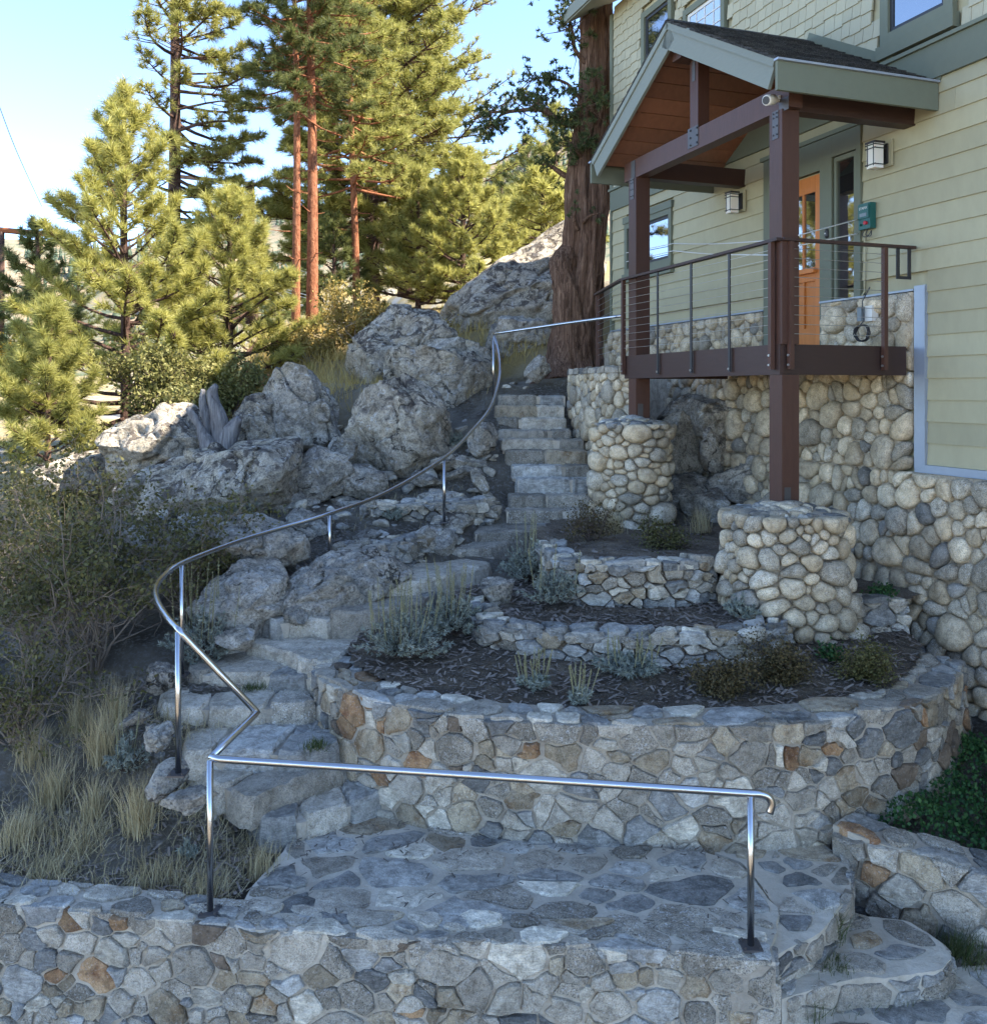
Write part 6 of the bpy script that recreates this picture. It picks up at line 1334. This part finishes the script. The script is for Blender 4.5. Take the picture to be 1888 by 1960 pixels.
for k, (x, y, Y, n, H, s, lb) in enumerate(((195, 1465, 6.7, 260, .45, .05, 'upright straw bunch grass in front of the bitterbrush'), (105, 1500, 6.5, 260, .42, .06, 'straw bunch grass at the outer end of the bed below the bitterbrush'), (265, 1590, 6.1, 300, .42, .05, 'tall straw bunch grass near the flat granite slab'), (60, 1470, 6.8, 160, .34, .06, 'thin straw tuft under the bitterbrush twigs'), (110, 1685, 5.85, 320, .18, .09, 'short brown grass clump close behind the front wall'), (390, 1700, 5.6, 220, .20, .08, 'short straw clump around the corner post foot'), (220, 1400, 7.1, 200, .4, .05, 'straw bunch grass beside the flat grey rock'), (500, 1650, 5.85, 160, .24, .06, 'straw tuft at the lowest step corner'), (150, 1390, 7.2, 160, .42, .06, 'loose straw bunch grass deep under the bitterbrush'), (170, 1620, 6.05, 200, .3, .08, 'bent straw tuft lying over the soil'), (335, 1395, 6.4, 70, .22, .02, 'wispy straw tuft by the rail post'), (40, 1600, 6.1, 240, .26, .08, 'broad straw tuft at the outer end of the front wall'), (300, 1660, 5.75, 200, .2, .09, 'low straw tuft between the tall bunch grass and the corner post'), (180, 1540, 6.3, 180, .34, .05, 'slim straw tuft between two larger bunches'))):
    grass('bunch_grass', on(x, y, Y), n, H, s, 60 + k, 'straw', lb, DG, lean=.3 if k not in (4, 5, 9) else .9)
rs = np.random.RandomState(90); parts = []
for k in range(900):
    x, y = rs.uniform(-3.6, -1.55), rs.uniform(5.62, 7.3); parts.append(blades((x, y, gz(x, y) + .01), 7, .16, .05, rs, lean=2.6, w_=.005))
V, T = cat_(parts); tag(trimesh('dry_grass_litter', V, T, M['straw']), 'flattened straw litter on the soil behind the front wall', 'grass', kind='stuff')
parts = []
for k in range(1500):
    x, y = rs.uniform(-7, 1.5), rs.uniform(16.2, 24); z = gz(x, y)
    if 944 + x / y * F < 380: continue
    parts.append(blades((x, y, z), 12, .38, .16, rs, lean=.5, w_=.012))
for k in range(120):
    x, y = rs.uniform(-3.5, -.3), rs.uniform(14.6, 16.3); parts.append(blades((x, y, gz(x, y)), 10, .25, .1, rs, lean=.5, w_=.009))
V, T = cat_(parts); tag(trimesh('golden_grass', V, T, M['gold']), 'golden dry meadow grass on the sunlit slope behind the boulders', 'grass', kind='stuff')
parts = []
for k in range(160):
    x, y = rs.uniform(-3.5, -.2), rs.uniform(9.8, 13.5); parts.append(blades((x, y, gz(x, y)), 8, .13, .05, rs, lean=.8, w_=.005))
V, T = cat_(parts); tag(trimesh('sparse_grass', V, T, M['straw']), 'sparse dry grass between the rocks of the bank', 'grass', kind='stuff')
GG = 'green grass clumps in paving joints'
for k, (x, y, z, n, H, s, lb) in enumerate(((1575, 1790, -3.28, 420, .20, .05, 'dark green grass clump at the raised edge of the flag step'), (1540, 1925, -3.45, 300, .14, .07, 'green grass in the joint at the foot of the wall corner'), (1840, 1830, -3.45, 380, .16, .08, 'dry green grass at the bend below the low stone wall'), (1680, 1885, -3.45, 200, .06, .09, 'thin grass strip along the front of the lower flag step'), (1600, 1850, -3.29, 160, .05, .05, 'small moss-like grass patch around a lower flagstone'), (1600, 1905, -3.45, 160, .06, .08, 'thin grass under the lower flag step edge'))):
    p = at_z(x, y, z); grass('grass_clump', p, n, H, s, 80 + k, 'ggrass', lb, GG, lean=.6, w_=.004)
for k, (x, y, z, lb) in enumerate(((485, 1318, -2.485, 'green weed growing from the fourth step'), (465, 1372, -2.62, 'round green weed tuft in the corner of the third step'), (605, 1432, -2.63, 'small weed where the steps meet the curved wall'), (1175, 1022, -1.62, 'tall straw grass in the upper bed'), (1340, 1020, -1.62, 'straw grass by the bedrock under the deck'))):
    p = at_z(x, y, z); grass('weed_tuft', p, 150, .08 if k < 3 else .32, .05, 95 + k, 'ggrass' if k < 3 else 'straw', lb, None, lean=.9 if k < 3 else .3, w_=.006)
shrub('low_bush', 'dark leafless bush in the upper bed before the stairs', at_z(1130, 1040, -1.64), .42, .45, 31, 30, 'brownleaf', 'twigd', 1500, .018, spread=.04, tw=.005, flat=.7)
shrub('low_bush', 'low dark brush in the upper bed between both pillars', at_z(1270, 1050, -1.64), .45, .26, 32, 26, 'shadeleaf', 'twigd', 2200, .018, spread=.05, tw=.005, flat=.6)
shrub('low_bush', 'brown-green creeping shrub in the lower bed before the big pillar', at_z(1490, 1295, -2.24), .38, .13, 33, 34, 'brownleaf', 'twigd', 6000, .014, spread=.045, tw=.004)
shrub('low_bush', 'brown creeping shrub along the inner edge of the curved wall', at_z(1380, 1322, -2.27), .32, .06, 34, 26, 'brownleaf', 'twigd', 5000, .015, spread=.04, tw=.004)
shrub('low_bush', 'dark green creeping shrub at the corner of the lower bed', at_z(1640, 1290, -2.24), .34, .06, 35, 26, 'shadeleaf', 'twigd', 4000, .014, spread=.04, tw=.004)
shrub('weed', 'bright green weed at the small stacked wall', at_z(1590, 1258, -2.2), .12, .10, 36, 14, 'clover', 'twigd', 420, .02, cat='weed', spread=.03, tw=.003)
shrub('weed', 'green weed in the small bed against the cobbles', at_z(1690, 1145, -1.9), .16, .14, 37, 14, 'clover', 'twigd', 420, .02, cat='weed', spread=.03, tw=.003)
rs = np.random.RandomState(55); P = []
poly = inpoly([lp.pos(s) - lp.nrm(s) * .3 for s in np.linspace(0, lp.len, 10)] + [(4.2, 6.0), (4.6, 7.2), (3.8, 7.3), (3.2, 6.6), (2.5, 6.3)])
while len(P) < 6500:
    x, y = rs.uniform(2.2, 4.4), rs.uniform(5.6, 7.3)
    if poly(x, y): P.append((x, y, gz(x, y) + .02 + .13 * rs.rand() ** .6 + .05 * math.sin(x * 9) * math.cos(y * 8)))
V, T = leaves(np.array(P), rs, .026, 1, .01, 1.2, 1.2); tag(trimesh('green_ground_cover', V, T, M['clover']), 'dense green leafy ground cover behind the low stone wall', 'ground cover', kind='stuff')
# ------------------------------------------------------------------ utility pole, wooden frame, wires
UP = empty('utility_pole', at_y(478, 560, 34), 'brown wooden utility pole with a dark cross-arm behind the rounded young pine', 'utility pole')
tube(MB(), [at_y(478, 620, 34), at_y(480, 352, 34)], [.17, .14], 10).build('pole', M['barkdark'], UP, True)
b_o = MB(); p, q = at_y(345, 338, 33.4), at_y(546, 358, 34.4); tube(b_o, [p, q], .085, 4); b_o.build('cross_arm', M['twigd'], UP)
b_o = MB(); p = at_y(535, 362, 34.3); tube(b_o, [p, p - np.array([0, 0, .25]), p - np.array([.1, 0, .5])], [.06, .05, .02], 8); b_o.build('insulator', M['greybox'], UP)
WF = empty('wooden_frame', at_y(38, 640, 27), 'rusty brown post and beam frame at the valley edge beside the dark pine', 'frame')
for x in (3, 72): tube(MB(), [at_y(x, 690, 27), at_y(x, 444, 27)], .085, 8).build('post', M['barkdark'], WF, True)
b_o = MB(); tube(b_o, [at_y(-20, 438, 27), at_y(100, 449, 27)], .085, 6); b_o.build('beam', M['rustwood'], WF)
for x in (3, 72):
    b_o = MB(); tube(b_o, [at_y(x, 520, 27), at_y(38, 600, 27)], .035, 5); b_o.build('brace', M['barkdark'], WF)
def wire(pts, r, label, mat='cable'):
    b_o = MB(); tube(b_o, catmull(pts, 8), r, 5); tag(b_o.build('overhead_wire', M[mat]), label, 'wire')
wire([at_y(545, 432, 30), at_y(640, 452, 30), at_y(720, 463, 30), at_y(800, 466, 30)], .018, 'thick pale overhead wire crossing behind the red trunks', 'rope')
wire([at_y(585, 425, 31), at_y(680, 446, 31), at_y(760, 455, 31)], .012, 'thin pale overhead wire above the thick one behind the red trunks', 'rope')
wire([at_y(500, 490, 30), at_y(560, 512, 29), at_y(615, 532, 28)], .014, 'pale sagging wire reaching down to the yellow bush', 'rope')
wire([at_y(500, 538, 29), at_y(555, 556, 28), at_y(618, 572, 27)], .016, 'lower pale sagging wire behind the red trunks', 'rope')
wire([at_y(500, 541, 29.2), at_y(555, 561, 28.2), at_y(615, 578, 27.2)], .012, 'lowest thin sagging wire behind the red trunks', 'rope')
wire([at_y(-15, 165, 45), at_y(30, 285, 50), at_y(80, 395, 60)], .022, 'dark power line slanting down the open sky', 'steelb')

# fallen needles and bark bits on the bank and the grass bed: nobody could count them
rs = np.random.RandomState(12); CV = []; CT = []
for k in range(5200):
    x, y = (rs.uniform(-3.6, -1.5), rs.uniform(5.6, 7.8)) if k % 3 == 0 else ((rs.uniform(-3.2, -.1), rs.uniform(9.5, 13.5)) if k % 3 == 1 else (rs.uniform(-.6, 1.6), rs.uniform(14, 16)))
    a = rs.uniform(0, 6.28); l, wd = rs.uniform(.012, .06), rs.uniform(.003, .010); z = gz(x, y) + rs.uniform(.01, .045); t = rs.uniform(-.4, .4); c, s_ = math.cos(a), math.sin(a); b0 = len(CV)
    for u, v in ((-1, -1), (1, -1), (1, 1), (-1, 1)): CV.append((x + c * u * l - s_ * v * wd, y + s_ * u * l + c * v * wd, z + u * l * t * .6))
    CT.append((b0, b0 + 1, b0 + 2, b0 + 3))
tag(trimesh('ground_litter', CV, CT, M['chip']), 'fallen needles and bark bits littering the bank', 'litter', kind='stuff')

CV = []; CT = []; fl = inpoly(ccw(zc(LP, LZ)))
for k in range(1100):
    x, y = rs.uniform(-1.7, 1.9), rs.uniform(4.95, 7.0)
    if not fl(x, y) or rs.rand() > .25 + .75 * (y > 5.9): continue
    a = rs.uniform(0, 6.28); l, wd = rs.uniform(.006, .035), rs.uniform(.0015, .005); c, s_ = math.cos(a), math.sin(a); b0 = len(CV)
    for u, v in ((-1, -1), (1, -1), (1, 1), (-1, 1)): CV.append((x + c * u * l - s_ * v * wd, y + s_ * u * l + c * v * wd, -3.068 + rs.uniform(0, .006)))
    CT.append((b0, b0 + 1, b0 + 2, b0 + 3))
tag(trimesh('needle_litter', CV, CT, M['chip']), 'scattered dry needles lying on the paved landing', 'litter', kind='stuff')
